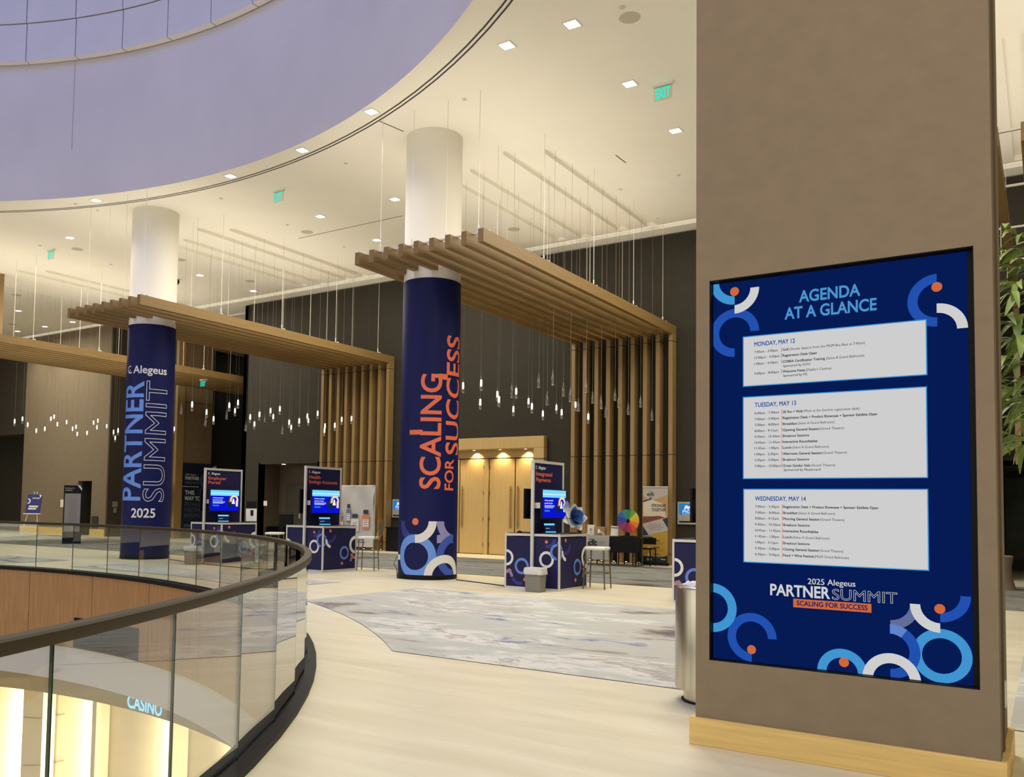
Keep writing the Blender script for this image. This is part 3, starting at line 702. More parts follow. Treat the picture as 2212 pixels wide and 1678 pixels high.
# ============================================================ glass drop pendants
PEND = [(-11.43,16.84,4.123,0.23,1,1),(-10.73,16.54,4.101,0.33,1,1),(-11.43,17.59,3.814,0.34,1,1),(-11.43,18.37,4.1,0.33,1,1),(-10.73,17.32,3.81,0.34,1,1),(-9.58,15.99,3.803,0.34,0,1),(-10.73,18.11,4.101,0.34,1,1),(-11.43,19.16,3.807,0.33,1,1),(-11.43,19.94,4.1,0.33,1,1),(-10.73,18.89,3.817,0.35,1,1),(-9.58,17.17,4.166,0.35,0,1),(-9.58,17.57,3.807,0.34,0,1),(-8.78,16.35,4.067,0.33,0,1),(-11.43,20.73,3.847,0.34,1,1),(-11.43,21.51,4.097,0.34,1,1),(-10.73,20.49,3.826,0.34,1,1),(-9.58,18.38,4.107,0.34,0,1),(-8.78,17.17,3.799,0.33,0,1),(-10.73,21.3,4.117,0.34,1,1),(-9.58,19.18,3.829,0.33,0,1),(-8.78,17.97,4.1,0.33,0,1),(-9.58,19.97,4.114,0.33,0,1),(-9.58,19.73,3.585,0.3,1,1),(-8.78,18.77,3.807,0.33,0,1),(-9.58,20.77,3.827,0.32,0,1),(-8.78,19.56,4.095,0.34,0,1),(-9.58,21.57,4.162,0.32,0,1),(-8.78,20.37,3.829,0.33,0,1),(-8.78,21.16,4.092,0.34,0,1),(-8.78,21.95,3.824,0.34,0,1),(-19.63,17.24,4.221,0.34,1,2),(-21.49,18.76,4.231,0.33,1,2),(-20.78,18.59,3.707,0.33,0,2),(-19.63,17.72,3.842,0.33,1,2),(-20.78,18.94,3.791,0.34,1,2),(-18.87,17.38,3.851,0.33,1,2),(-21.49,20.03,4.143,0.32,0,2),(-19.63,18.52,4.111,0.33,1,2),(-20.78,19.73,4.101,0.34,1,2),(-18.87,18.17,4.095,0.33,1,2),(-20.78,20.14,3.734,0.34,0,2),(-19.63,19.31,3.829,0.34,1,2),(-20.78,20.54,3.823,0.34,1,2),(-18.87,18.98,3.809,0.35,1,2),(-19.63,20.1,4.1,0.34,1,2),(-20.78,21.33,4.118,0.28,1,2),(-18.87,19.77,4.12,0.33,1,2),(-19.63,20.92,3.856,0.32,1,2),(-19.63,20.9,3.702,0.31,1,2),(-18.87,20.56,3.814,0.33,1,2),(-18.87,20.88,4.033,0.33,1,2),(-18.87,21.35,4.104,0.34,1,2),(-20.78,16.15,4.008,0.33,0,2),(-18.87,15.01,3.882,0.34,1,2),(-20.78,17.06,3.978,0.34,1,2),(-21.49,17.61,3.805,0.27,0,2),(-21.49,17.92,3.89,0.34,1,2),(-19.63,16.92,4.104,0.34,1,2),(-21.49,18.43,4.096,0.33,0,2),(-30.7,16.73,4.1,0.32,1,3),(-30.7,17.01,4.214,0.3,1,3),(-30.7,17.21,4.023,0.32,1,3),(-30.7,17.54,3.832,0.3,1,3),(-30.7,17.86,3.924,0.3,1,3),(-30.7,18.08,4.317,0.33,1,3),(-30.7,18.2,4.406,0.32,1,3),(-30.7,18.34,4.14,0.31,1,3),(-30.7,18.7,4.253,0.31,1,3),(-30.7,18.95,4.018,0.3,1,3),(-30.7,19.09,4.105,0.3,1,3),(-30.7,19.15,3.837,0.28,1,3),(-30.7,19.55,3.913,0.31,1,3),(-30.7,19.81,4.33,0.29,1,3),(-30.7,19.99,4.423,0.29,1,3),(-30.7,19.96,4.161,0.29,1,3),(-30.7,20.38,4.243,0.29,1,3),(-29.65,19.98,3.942,0.34,1,3),(-27.65,18.81,3.829,0.33,1,3),(-30.7,20.77,3.813,0.26,1,3),(-28.45,21.82,4.173,0.32,1,3)]
def px_of(X, Y, Z):
    d = Vector((X, Y, Z))-CAMP; return PPX+FPX*d.dot(RT)/d.dot(FW)
ORDER = {}
for bay_ in (1, 2, 3):
    q = sorted([p for p in PEND if p[5] == bay_], key=lambda p: px_of(*p[:3]))
    for i, p_ in enumerate(q): ORDER[p_[:3]] = ORDW[i]
BAYN = {1: 'right of the orange lettered column', 2: 'between the two lettered columns', 3: 'before the beige wall'}
pro = {}
for X, Y, zb, L, lit, bay in PEND:
    lab = ('lit' if lit else 'unlit')+' glass drop pendant, '+ORDER[(X, Y, zb)]+' from left, '+BAYN[bay]
    t = thing('drop_pendant', lab, 'pendant light', (X, Y, zb), group=('lit' if lit else 'unlit')+' drop pendants '+BAYN[bay])
    if 'g' not in pro:
        prof = [(.0, 0), (.025, .004), (.038, .022), (.042, .05), (.038, .12), (.030, .20), (.016, .27), (.008, .335), (.0, .335)]
        pro['g'] = MB().lathe(prof, n=12).build('glass_drop', DROPG, t, smooth=True)
        pro['c'] = MB().tube([(0, 0, 0), (0, 0, 1)], .003, 4, cap=False).build('cord', mat('pendant_cord', (.25, .22, .18), .5), t)
        c = pro['c']
    else:
        for k in ('g', 'c'):
            o = pro[k].copy(); COL.objects.link(o); o.parent = t
            if k == 'c': c = o
    c.location = (0, 0, .33); c.scale = (1, 1, CEIL+.10-zb-.33)
    if lit:
        if 'b' not in pro: pro['b'] = MB().lathe([(.0, .10), (.020, .105), (.025, .15), (.022, .25), (.0, .262)], n=10).build('lit_core', BULB, t, smooth=True)
        else: o = pro['b'].copy(); COL.objects.link(o); o.parent = t

# ============================================================ ceiling fixtures
LPX = [((1236, 52), 'square downlight nearest the top of the ceiling, right of a round speaker and ring reveal'), ((1095, 98), 'square downlight just right of the dark curved reveal near the top'),
       ((1360, 181), 'square downlight left of the nearest exit sign'), ((802, 241), 'square downlight on the drum edge, left above the orange lettered column'),
       ((653, 324), 'square downlight on the drum edge, third along from the left'), ((498, 380), 'square downlight on the drum edge above the middle exit sign'),
       ((208, 432), 'leftmost square downlight on the drum edge'), ((1459, 282), 'square downlight in the ceiling close to the taupe pillar'),
       ((853, 430), 'square downlight just left of the bare top of the orange lettered column'), ((692, 467), 'square downlight near a round speaker between the two columns'),
       ((814, 518), 'square downlight just above the front end of the orange column canopy'), ((151, 513), 'square downlight above the left exit sign'),
       ((432, 594), 'square downlight right of the black dome camera'), ((547, 628), 'small far square downlight above the second canopy'),
       ((40, 671), 'far downlight at the left edge, highest of the left four'), ((38, 715), 'far downlight at the left edge, lowest of the left four'),
       ((97, 705), 'far downlight at the left, second from the bottom'), ((157, 695), 'far downlight at the left, nearest the blue lettered column')]
D0 = None
for (x, y), lab in LPX:
    p = at(x, y, Z=CEIL)
    t = thing('recessed_downlight', lab, 'light', p)
    if D0 is None:
        b = MB(); s = .125
        for q in ((-s, s, -s, -s+.02), (-s, s, s-.02, s), (-s, -s+.02, -s+.02, s-.02), (s-.02, s, -s+.02, s-.02)): b.box(q[0], q[1], q[2], q[3], -.012, 0)
        D0 = [b.build('trim_frame', WHITE, t), MB().box(-.105, .105, -.105, .105, -.004, -.001).build('reflector', glow('reflector_glow', (1, .95, .88), 2.2), t)]
        e = None
        for dx in (-.05, .05):
            if e is None: e = o = MB().lathe([(0, -.03), (.03, -.027), (.042, -.006)], n=14).build('lamp_lens', LAMPW, t); D0.append(o)
            else: o = e.copy(); COL.objects.link(o); o.parent = t; D0.append(o)
            o.location = (dx, dx*.6, 0)
    else:
        for c in D0: o = c.copy(); COL.objects.link(o); o.parent = t
    lamp('downlight_spot', 'SPOT', (0, 0, -.05), 95, (1, .88, .70), (0, 0, 0), .08, spot=105, blend=.9, parent=t)
for x, y, pw in ((-7.2, 8.5, 230), (-4.2, 8.6, 230), (-1.6, 2.2, 200), (-5.2, 10.6, 200)):   # lamps of the same kind hidden from view by the ceiling drum and pillar
    lamp('downlight_spot', 'SPOT', (x, y, CEIL-.06) if (x-DC[0])**2+(y-DC[1])**2 > DR*DR else (x, y, CEIL-.06), pw, (1, .90, .76), (0, 0, 0), .12, spot=110, blend=.9)
GRILLE = mat('speaker_grille', (.58, .54, .43), .8); CAPM = mat('cap_white', (.70, .66, .56), .7)
SPK = [((1360, 38), 'round ceiling speaker near the top beside the taupe pillar'), ((663, 501), 'round ceiling speaker between the two column tops'), ((1110, 495), 'round ceiling speaker below the pendant trays right of the orange lettered column'),
       ((390, 561), 'round ceiling speaker just right of the bare top of the blue lettered column'), ((540, 607), 'small round ceiling speaker above the second canopy'), ((167, 538), 'round ceiling speaker right of the left exit sign'),
       ((36, 637), 'round ceiling speaker at the left among the far trays'), ((27, 700), 'round ceiling speaker at the left edge beside the far downlights')]
for (x, y), lab in SPK:
    o = MB().lathe([(0, -.008), (.15, -.008), (.165, -.004), (.17, 0)], n=28).build('ceiling_speaker', GRILLE); o.location = at(x, y, Z=CEIL); tag(o, lab, 'speaker')
for i, (x, y) in enumerate(((1003, 214), (1344, 15), (747, 352), (477, 428), (620, 485), (743, 533), (1465, 378), (1340, 408), (1419, 471), (211, 454), (86, 530), (240, 571), (163, 440))):
    o = MB().lathe([(0, -.03), (.02, -.028), (.022, -.012), (.05, -.01), (.052, 0)], n=12).build('sprinkler_head', CAPM); o.location = at(x, y, Z=CEIL)
    tag(o, 'tiny ceiling cap '+('nearest the top, right of the ring reveal', 'beside the top round speaker', 'above the two drum edge downlights, right of the ring', 'right of the bare blue column top', 'near the tray ends between the columns', 'left of the orange column canopy', 'close to the taupe pillar, above the trays', 'right of the nearest tray', 'near the cornice by the taupe pillar', 'below the leftmost drum edge downlight', 'above the left exit sign', 'below the left exit sign speaker', 'beside the leftmost far tray')[i], 'sprinkler', 'small ceiling caps')
EXG = glow('exit_green', hexc(30, 232, 200), 1.1)
EXITS = [(at(1413, 186, Z=CEIL), .0, 'nearest green exit sign hanging from the ceiling beside the taupe pillar'), (at(592, 413, Z=CEIL), .0, 'green exit sign hanging left of the orange lettered column'),
         (at(104, 541, Z=CEIL), .0, 'green exit sign hanging at the far left of the ceiling'), (at(433, 820, Y=21.6), .0, 'small green exit sign under the far canopy beside the blue lettered column')]
EXP = glassmat('exit_plate', (.86, .93, .90), 1.45, .1)
for p, rz, lab in EXITS:
    t = thing('exit_sign', lab, 'sign', p)
    MB().box(-.02, .36, -.03, .03, -.04, 0).build('mount', WHITE, t)
    MB().box(0, .34, -.006, .006, -.30, -.04).build('clear_plate', EXP, t)
    P = Print(plane_map((0, -.012, 0), (1, 0, 0), (0, 0, 1), (0, -1, 0)))
    P.text('lettering', EXG, 'EXIT', .03, -.26, w=.28, cap=.18, bold=.03); P.build(t)
t = thing('dome_camera', 'black dome camera under the ceiling right of the blue lettered column', 'camera', at(382, 603, Z=CEIL))
MB().lathe([(0, -.19), (.05, -.175), (.08, -.13), (.085, -.09), (0, -.09)], n=18).build('dome', BLACK, t, smooth=True); MB().lathe([(.09, -.09), (.095, -.05), (.03, 0)], n=18).build('housing', BLACKM, t, smooth=True)
lamp('accent_spot', 'SPOT', (-11.3, 11.2, 8.9), 40, (.95, .95, 1), size=.05, spot=26, blend=.7, aim=(-10.6, 13.8, 5.6))
lamp('accent_spot', 'SPOT', (-21.2, 11.4, 8.9), 80, (.95, .95, 1), size=.05, spot=24, blend=.6, aim=(-19.8, 13.8, 5.9))
for x in (-38.3, -36.2, -34.0): lamp('wall_wash', 'SPOT', (x, 21.1, 8.8), 60, (1, .85, .62), size=.1, spot=80, blend=.9, aim=(x, 22.1, 3.5))

# ============================================================ agenda screen
ag = thing('digital_screen', 'tall digital agenda screen recessed in the taupe pillar', 'screen', (DX0, PY+.10, DZ0))
MB().box(DX0, DX1, PY+.06, PY+.14, DZ0, DZ1).build('bezel', BLACK, ag)
SY = PY+.055
MB().box(DX0, DX1, PY+.004, PY+.06, DZ1-.006, DZ1).box(DX0, DX1, PY+.004, PY+.06, DZ0, DZ0+.006).box(DX0, DX0+.006, PY+.004, PY+.06, DZ0, DZ1).box(DX1-.006, DX1, PY+.004, PY+.06, DZ0, DZ1).build('recess_frame', BLACK, ag)
tl, tr, bl, br_ = at(1537, 611, Y=SY), at(2092, 538, Y=SY), at(1537, 1423, Y=SY), at(2100, 1490, Y=SY)
sx0, sx1, sz0, sz1 = max(DX0+.008, (tl.x+bl.x)/2), min(DX1-.008, (tr.x+br_.x)/2), max(DZ0+.008, (bl.z+br_.z)/2), min(DZ1-.012, (tl.z+tr.z)/2)
MB().box(sx0, sx1, SY, SY+.006, sz0, sz1).build('display', glow('scr_navy', hexc(6, 26, 84)), ag)
sW = glow('scr_white', hexc(206, 206, 207)); sC = glow('scr_cyan', hexc(64, 148, 208)); sB = glow('scr_blue', hexc(34, 80, 174)); sO = glow('scr_orange', hexc(204, 104, 60))
sK = glow('scr_black', hexc(22, 22, 26)); sT = glow('scr_title', hexc(74, 148, 204)); sH = glow('scr_heading', hexc(38, 78, 158)); sG = glow('scr_grey', hexc(98, 110, 152)); sG2 = glow('scr_greyblue', hexc(96, 132, 200)); sN = glow('scr_navy2', hexc(10, 30, 90))
P = Print(plane_map((0, SY, 0), (1, 0, 0), (0, 0, 1), (0, -1, 0)))
def sp(x, y): q = at(x, y, Y=SY); return q.x, q.z
Z1 = lambda x, y: (1500+x*.32188, 500+y*.32188); Z3 = lambda x, y: (1500+x*.32188, 1200+y*.32188); Z2 = lambda x, y: (1580+x*.32188, 700+y*.32188)
CL = (sx0, sx1, sz0, sz1)
def rg(m, zc, ro, ri, a0, a1, h, zf=Z1):
    x, y = zf(*zc); u, v = sp(x, y); k = (sp(x+10, y)[0]-u)/10
    P.ring('ring_graphic' if ri else 'dot_graphic', m, u, v, ro*.32188*k, ri*.32188*k, a0, a1, h, 64, CL)
rg(sC, (270, 329), 163, 106, 180, 270, .001); rg(sW, (270, 391), 163, 105, 270, 360, .0015); rg(sB, (270, 680), 163, 105, 0, 270, .001); rg(sO, (270, 403), 30, 0, 0, 360, .002)
rg(sB, (1628, 460), 203, 132, 90, 270, .001); rg(sO, (1627, 372), 37, 0, 0, 360, .002); rg(sW, (1628, 663), 206, 134, 0, 90, .001)
rg(sC, (122, 348), 160, 102, -90, 90, .001, Z3); rg(sB, (385, 548), 165, 107, 0, 270, .0005, Z3); rg(sO, (384, 630), 30, 0, 0, 360, .002, Z3)
rg(sC, (992, 785), 170, 106, 0, 180, .001, Z3); rg(sO, (1004, 715), 34, 0, 0, 360, .002, Z3)
rg(sB, (1314, 640), 200, 129, -90, 90, .0008, Z3); rg(sG, (1314, 310), 200, 133, 270, 352, .0009, Z3)
rg(sG2, (1314, 640), 200, 129, 55, 90, .0012, Z3)
rg(sC, (1660, 673), 204, 134, 0, 360, .0006, Z3); rg(sW, (1648, 335), 206, 134, 180, 270, .0022, Z3); rg(sB, (1648, 263), 206, 136, 270, 360, .001, Z3)
rg(sO, (1647, 357), 37, 0, 0, 360, .002, Z3); rg(sW, (1322, 836), 198, 125, 0, 180, .0030, Z3)
def line(t, m, zx0, zy, zx1, cap, zf, bold=0, key='lettering', outline=0, h=.004):
    x0, y0 = zf(zx0, zy); u0, v0 = sp(x0, y0); x1 = zf(zx1, 0)[0]; u1 = sp(x1, y0)[0]
    k = abs(sp(x0, y0+10)[1]-v0)/10
    P.text(key, m, t, u0, v0, w=u1-u0, cap=cap*.32188*k, bold=bold, outline=outline, h=h)
line('AGENDA', sT, 702, 475, 1115, 74, Z1, .028, 'title_lettering'); line('AT A GLANCE', sT, 606, 590, 1225, 74, Z1, .028, 'title_lettering')
for a, b_ in (((1604.8, 727.4), (2003.5, 810.2)), ((1604.8, 857.4), (2005, 1032.4)), ((1605.8, 1055.6), (2007.5, 1233))):
    u0, v1 = sp(*a); u1, v0 = sp(*b_)
    P.rect('agenda_panel_border', sC, u0, u1, v0, v1, .0032); P.rect('agenda_panel', sW, u0+.006, u1-.006, v0+.006, v1-.006, .0036)
line('MONDAY, MAY 12', sH, 155, 150, 427, 28, Z2, .022, 'heading_lettering'); line('TUESDAY, MAY 13', sH, 158, 557, 434, 28, Z2, .022, 'heading_lettering'); line('WEDNESDAY, MAY 14', sH, 160, 1184, 500, 28, Z2, .022, 'heading_lettering')
SA = '(Salon A Grand Ballroom)'; GT = '(Grand Theatre)'; REG = 'Registration Desk + Product Showcase + Sponsor Exhibits Open'
ROWS = [(155, 196, 313, '7:45am - 3:00pm', 337, 'Golf', 345, 385, '(Shuttle departs from the MGM Bus Bays at 7:45am)', 392, 897),
 (155, 235, 326, '12:00pm - 5:00pm', 337, 'Registration Desk Open', 345, 574, '', 0, 0), (155, 275, 313, '1:00pm - 4:30pm', 337, 'COBRA Certification Training', 345, 628, '(Salon B Grand Ballroom)', 638, 892),
 (155, 340, 320, '5:00pm - 8:00pm', 337, 'Welcome Fiesta', 345, 496, "(Diablo's Cantina)", 502, 672)]
for y, x1, t, bt, bx, lt, l0, l1 in ((606, 321, '6:00am - 7:00am', '5K Run + Walk', 480, '(Meet at the Summit registration desk)', 486, 861), (646, 321, '7:00am - 5:00pm', REG, 979, '', 0, 0), (685, 320, '7:00am - 8:00am', 'Breakfast', 441, SA, 446, 692),
        (725, 314, '8:00am - 9:15am', 'Opening General Session', 590, GT, 595, 757), (764, 327, '9:30am - 10:30am', 'Breakout Sessions', 522, '', 0, 0), (803, 327, '10:45am - 11:45am', 'Interactive Roundtables', 578, '', 0, 0), (841, 318, '11:45am - 1:00pm', 'Lunch', 404, SA, 410, 653),
        (881, 316, '1:00pm - 2:30pm', 'Afternoon General Session', 608, GT, 613, 776), (920, 319, '2:45pm - 5:00pm', 'Breakout Sessions', 522, '', 0, 0), (960, 333, '7:00pm - 10:00pm', 'Great Gatsby Gala', 531, GT, 537, 697)):
    ROWS.append((157, y, x1, t, 340, bt, 347, bx, lt, l0, l1))
for y, x1, t, bt, bx, lt, l0, l1 in ((1231, 321, '7:00am - 3:30pm', REG, 985, '', 0, 0), (1271, 325, '7:00am - 8:00am', 'Breakfast', 445, SA, 450, 697), (1310, 318, '8:00am - 9:15am', 'Morning General Session', 592, GT, 597, 759), (1350, 330, '9:30am - 10:30am', 'Breakout Sessions', 526, '', 0, 0),
        (1390, 330, '10:45am - 11:45am', 'Interactive Roundtables', 583, '', 0, 0), (1430, 321, '11:45am - 1:00pm', 'Lunch', 407, SA, 412, 658), (1470, 314, '1:00pm - 3:15pm', 'Breakout Sessions', 526, '', 0, 0), (1510, 324, '3:30pm - 5:00pm', 'Closing General Session', 587, GT, 592, 751), (1550, 323, '6:30pm - 9:30pm', 'Food + Wine Festival', 551, '(MGM Grand Ballroom)', 556, 789)):
    ROWS.append((160, y, x1, t, 343, bt, 350, bx, lt, l0, l1))
for x0, y, x1, t, bx, bt, b0, b1, lt, l0, l1 in ROWS:
    X_, Y_ = Z2(x0, y); z = sp(X_, Y_)[1]; ux = lambda zx: sp(1580+zx*.32188, Y_)[0]
    k = .0027*1.0; cap = abs(sp(X_, Y_+10)[1]-z)/10*.32188*15.5
    P.text('schedule_lettering', sK, t, ux(x0), z, w=ux(x1)-ux(x0), cap=cap, bold=.012, h=.004, res=3)
    P.text('schedule_lettering', sK, bt, ux(b0), z, w=ux(b1)-ux(b0), cap=cap, bold=.026, h=.004, res=3)
    if lt: P.text('schedule_lettering', sK, lt, ux(l0), z, w=ux(l1)-ux(l0), cap=cap, bold=-.004, h=.004, res=3)
    P.rect('orange_tick', sO, ux(bx)-.0018, ux(bx)+.0018, z-.004, z+cap+.008, .004)
for t, x0, y, x1 in (('Sponsored by ECFC', 348, 289, 533), ('Sponsored by FIS', 348, 354, 509), ('Sponsored by Mastercard', 352, 985, 597)): line(t, sK, x0, y, x1, 15.5, Z2, .014, 'schedule_lettering')
line('2025 Alegeus', sW, 762, 190, 1081, 38, Z3, .012, 'footer_lettering'); line('PARTNER', sW, 510, 262, 912, 72, Z3, .03, 'footer_lettering')
line('SUMMIT', sW, 925, 293, 1362, 70, Z3, .02, 'footer_outline_lettering', outline=.012)
u0, v1 = sp(*Z3(664, 288)); u1, v0 = sp(*Z3(1189, 383)); P.rect('footer_bar', sO, u0, u1, v0, v1, .0034)
line('SCALING FOR SUCCESS', sN, 688, 332, 1163, 31, Z3, .026, 'footer_lettering', h=.005)
P.build(ag); fix(ag)

# ============================================================ demo booths
def booth_print():
    """ring graphics of the front and side faces, in face coordinates measured on the nearest booth"""
    f = lambda x, y: ((at(x, y, Y=13.5).x+8.20), at(x, y, Y=13.5).z); s_ = lambda x, y: ((at(x, y, X=-7.08).y-13.5), at(x, y, X=-7.08).z)
    return f, s_
bf, bs = booth_print()
BORG = mat('booth_orange', hexc(225, 112, 78), .5); BWH = mat('booth_white', (.74, .74, .70), .5); BBL = mat('booth_blue', hexc(92, 126, 205), .5); BDB = mat('booth_deep_blue', hexc(36, 42, 130), .5); BLI = mat('booth_lilac', hexc(128, 122, 176), .5)
SCR_D = glow('scr_ui_blue', hexc(8, 20, 205), 1.0); SCR_L = glow('scr_ui_light', hexc(120, 212, 250), 1.05); SCR_W = glow('scr_ui_white', hexc(235, 244, 255), 1.0); SCR_B2 = glow('scr_ui_button', hexc(40, 120, 235)); SCR_P = glow('scr_ui_peach', hexc(250, 215, 165)); SCR_N = glow('scr_ui_navy', hexc(20, 34, 74)); SCR_S = glow('scr_ui_skin', hexc(130, 84, 80))
def ui(P, m0, w, h, k=1.0, h0=.001):
    """web page shown on the screens: m0 = origin, w x h"""
    u, v = m0
    R_ = lambda key, m, a, b, c, d, hh: P.rect(key, m, u+a*w, u+b*w, v+c*h, v+d*h, h0+hh)
    R_('screen_image', SCR_D, 0, 1, 0, 1, 0); R_('header_band', SCR_L, 0, 1, .86, 1, .001); R_('header_band', SCR_L, 0, 1, .73, .83, .001); R_('header_line', SCR_W, 0, 1, .83, .86, .001)
    P.text('lettering', SCR_W, 'Unlock unmatched', u+.08*w, v+.60*h, w=.36*w, cap=.055*h, bold=.02, h=h0+.002, res=2)
    P.text('lettering', SCR_W, 'growth and scale.', u+.08*w, v+.50*h, w=.34*w, cap=.055*h, bold=.02, h=h0+.002, res=2)
    for i in range(3): R_('text_line', SCR_W, .08, .50-.06*(i == 2), .435-.04*i, .45-.04*i, .0015)
    R_('button', SCR_B2, .08, .30, .22, .29, .0015)
    P.ring('photo_shape', SCR_P, u+.83*w, v+.52*h, .15*w, .09*w, -20, 200, h0+.0016, 20); R_('photo_shape', SCR_P, .89, .97, .22, .52, .0016)
    P.ring('photo_shape', SCR_N, u+.70*w, v+.42*h, .14*w, 0, 0, 360, h0+.0012, 16); P.poly('photo_shape', SCR_S, [(u+.62*w, v+.42*h), (u+.72*w, v+.42*h), (u+.76*w, v+.70*h), (u+.68*w, v+.70*h)], h0+.0014)
    P.poly('photo_shape', SCR_W, [(u+.74*w, v+.34*h), (u+.86*w, v+.34*h), (u+.82*w, v+.60*h), (u+.78*w, v+.60*h)], h0+.0018)
def booth(ox, oy, words, lab, post=.58, left_tv=True, right_tv=True, band=True):
    t = thing('demo_booth', lab, 'booth', (ox, oy, 0), group='navy demo booths with aluminium frames')
    D, H, Wd = 1.10, 1.0, 1.12
    for x0, x1 in ((.02, post-.02), (post+.02, Wd-.02)): MB().box(x0, x1, .012, .022, .03, .93).build('front_panel', NAVYB, t)
    MB().box(Wd-.022, Wd-.012, .02, D-.02, .03, .93).build('side_panel', NAVYB, t); MB().box(.012, .022, .02, D-.02, .03, .93).build('side_panel', NAVYB, t)
    MB().box(.02, Wd-.02, D-.022, D-.012, .03, .93).build('back_panel', NAVYB, t)
    MB().box(.028, Wd-.028, .028, D-.028, .955, .986).build('counter_top', ALU, t)
    MB().box(.035, Wd-.035, .035, D-.035, .985, .995).build('counter_mat', mat('counter_mat', (.03, .03, .032), .35), t)
    pst = None
    for x, y in ((0, 0), (Wd-.035, 0), (0, D-.035), (Wd-.035, D-.035)):
        if not pst: pst = o = MB().box(0, .035, 0, .035, 0, .99).build('frame_post', ALU, t, bevel=.004)
        else: o = pst.copy(); COL.objects.link(o); o.parent = t
        o.location = (x, y, 0)
    b = None
    for z in (0, .945):
        for y in (0, D-.03):
            if not b: b = o = MB().box(.035, Wd-.035, 0, .03, 0, .04).build('frame_rail', ALU, t)
            else: o = b.copy(); COL.objects.link(o); o.parent = t
            o.location = (0, y, z)
    b = None
    for z in (0, .945):
        for x in (0, Wd-.03):
            if not b: b = o = MB().box(0, .03, .035, D-.035, 0, .04).build('frame_rail', ALU, t)
            else: o = b.copy(); COL.objects.link(o); o.parent = t
            o.location = (x, 0, z)
    # tower standing across the counter
    TZ = 2.30; b = None
    for y in (-.045, D-.02):
        o = MB().box(post-.028, post+.028, y, y+.05, 0 if y < 0 else .99, TZ).build('tower_post', ALU, t, bevel=.006)
    MB().box(post-.02, post+.02, 0, D-.02, TZ-.05, TZ).build('tower_rail', ALU, t)
    MB().box(post-.012, post+.012, .0, D-.02, .99, TZ-.05).build('tower_panel', NAVYB, t)
    P = Print(plane_map((post+.013, .0, 0), (0, 1, 0), (0, 0, 1), (1, 0, 0)))
    P.text('logo_lettering', BWH, 'Alegeus', .15, TZ-.155, w=.27, cap=.055, bold=.02, h=.002, res=2); P.ring('logo_mark', BWH, .09, TZ-.13, .03, .02, 60, 300, .002, 12)
    for i, w_ in enumerate(words): P.text('title_lettering', BORG, w_[0], .07, TZ-.275-.105*i, w=w_[1], cap=.07, bold=.02, h=.002)
    P.build(t)
    for s, on in ((1, right_tv), (-1, left_tv)):
        if not on: continue
        x = post+s*.17; tv = MB().box(x-.02*1, x+.02, -.02, .90, 1.25, 1.79).build('tv_screen', BLACK, t, bevel=.006)
        (MB().box(min(post, x), max(post, x), .03, .14, 1.44, 1.54) if s == 1 else MB()).box(min(post, x), max(post, x), .30, .5, 1.42, 1.62).build('wall_bracket', ALU, tv)
        if s == 1:
            P = Print(plane_map((x+.021, 0, 0), (0, 1, 0), (0, 0, 1), (1, 0, 0))); ui(P, (.0, 1.27), .88, .50); P.build(tv)
    # printed rings
    P = Print(plane_map((0, .010, 0), (1, 0, 0), (0, 0, 1), (0, -1, 0)))
    k = .146
    a = bf(1103.4, 1204); P.ring('ring_graphic', BWH, .035, a[1], k, .10, -90, 90, .002)
    a2 = bf(1126.5, 1222.5); P.ring('ring_graphic', BBL, a2[0], a2[1], k, .10, 0, 360, .003)
    P.ring('ring_graphic', BORG, .035, a2[1]+.01, k, .09, -90, -40, .0012); P.ring('ring_graphic', BLI, .035, a2[1]-.20, k, .09, 0, 80, .0022); P.ring('ring_graphic', BDB, .30, a2[1]-.18, .16, .10, 200, 300, .0005)
    a = bf(1132.8, 1251.5); P.ring('dot_graphic', BORG, a[0], a[1], .03, 0, 0, 360, .002, 16)
    a = bf(1179.9, 1170.4); P.ring('dot_graphic', BORG, a[0], a[1], .03, 0, 0, 360, .002, 16); P.ring('ring_graphic', BDB, a[0]+.03, a[1]+.05, .16, .10, 250, 360, .0015)
    P.ring('ring_graphic', BLI, a[0]+.36, a[1]+.05, .16, .10, 200, 268, .0015, clip=(0, Wd-.04, 0, .93))
    a = bf(1179.9, 1208.7); P.ring('ring_graphic', BWH, a[0], a[1], k, .10, 0, 360, .002)
    a = bf(1203.8, 1192.7); P.ring('ring_graphic', BBL, a[0], a[1], k, .10, 92, 262, .003, clip=(0, Wd-.037, 0, .93))
    P.build(t)
    P = Print(plane_map((Wd-.010, 0, 0), (0, 1, 0), (0, 0, 1), (1, 0, 0)))
    P.ring('ring_graphic', BBL, -.02, a[1], k, .10, -72, 72, .002, clip=(.037, D, 0, .95)); P.ring('ring_graphic', BWH, .27, a[1]+.02, .19, .13, 180, 262, .003)
    q = bs(1222.9, 1166.9); P.ring('dot_graphic', BORG, q[0], q[1], .035, 0, 0, 360, .002, 14); P.ring('ring_graphic', BDB, q[0]-.02, q[1]-.05, .22, .15, 200, 350, .0015)
    q = bs(1248, 1224.5); P.ring('ring_graphic', BBL, q[0], q[1], .15, .10, 0, 360, .003); P.ring('ring_graphic', BWH, D-.04, q[1]+.17, .20, .13, 90, 270, .002)
    P.ring('ring_graphic', BORG, D-.04, q[1]+.02, .17, .10, 200, 270, .0012); P.ring('ring_graphic', BLI, D-.04, q[1]-.20, .17, .11, 110, 180, .0024)
    q = bs(1244, 1252.7); P.ring('dot_graphic', BORG, q[0], q[1], .035, 0, 0, 360, .002, 14)
    P.build(t)
    return t
booth(-8.20, 13.5, [('Integrated', .60), ('Payments', .55)], 'navy booth headed Integrated Payments right of the orange lettered column')
booth(-14.14, 13.9, [('Health', .36), ('Savings Accounts', .92)], 'navy booth headed Health Savings Accounts left of the orange lettered column')
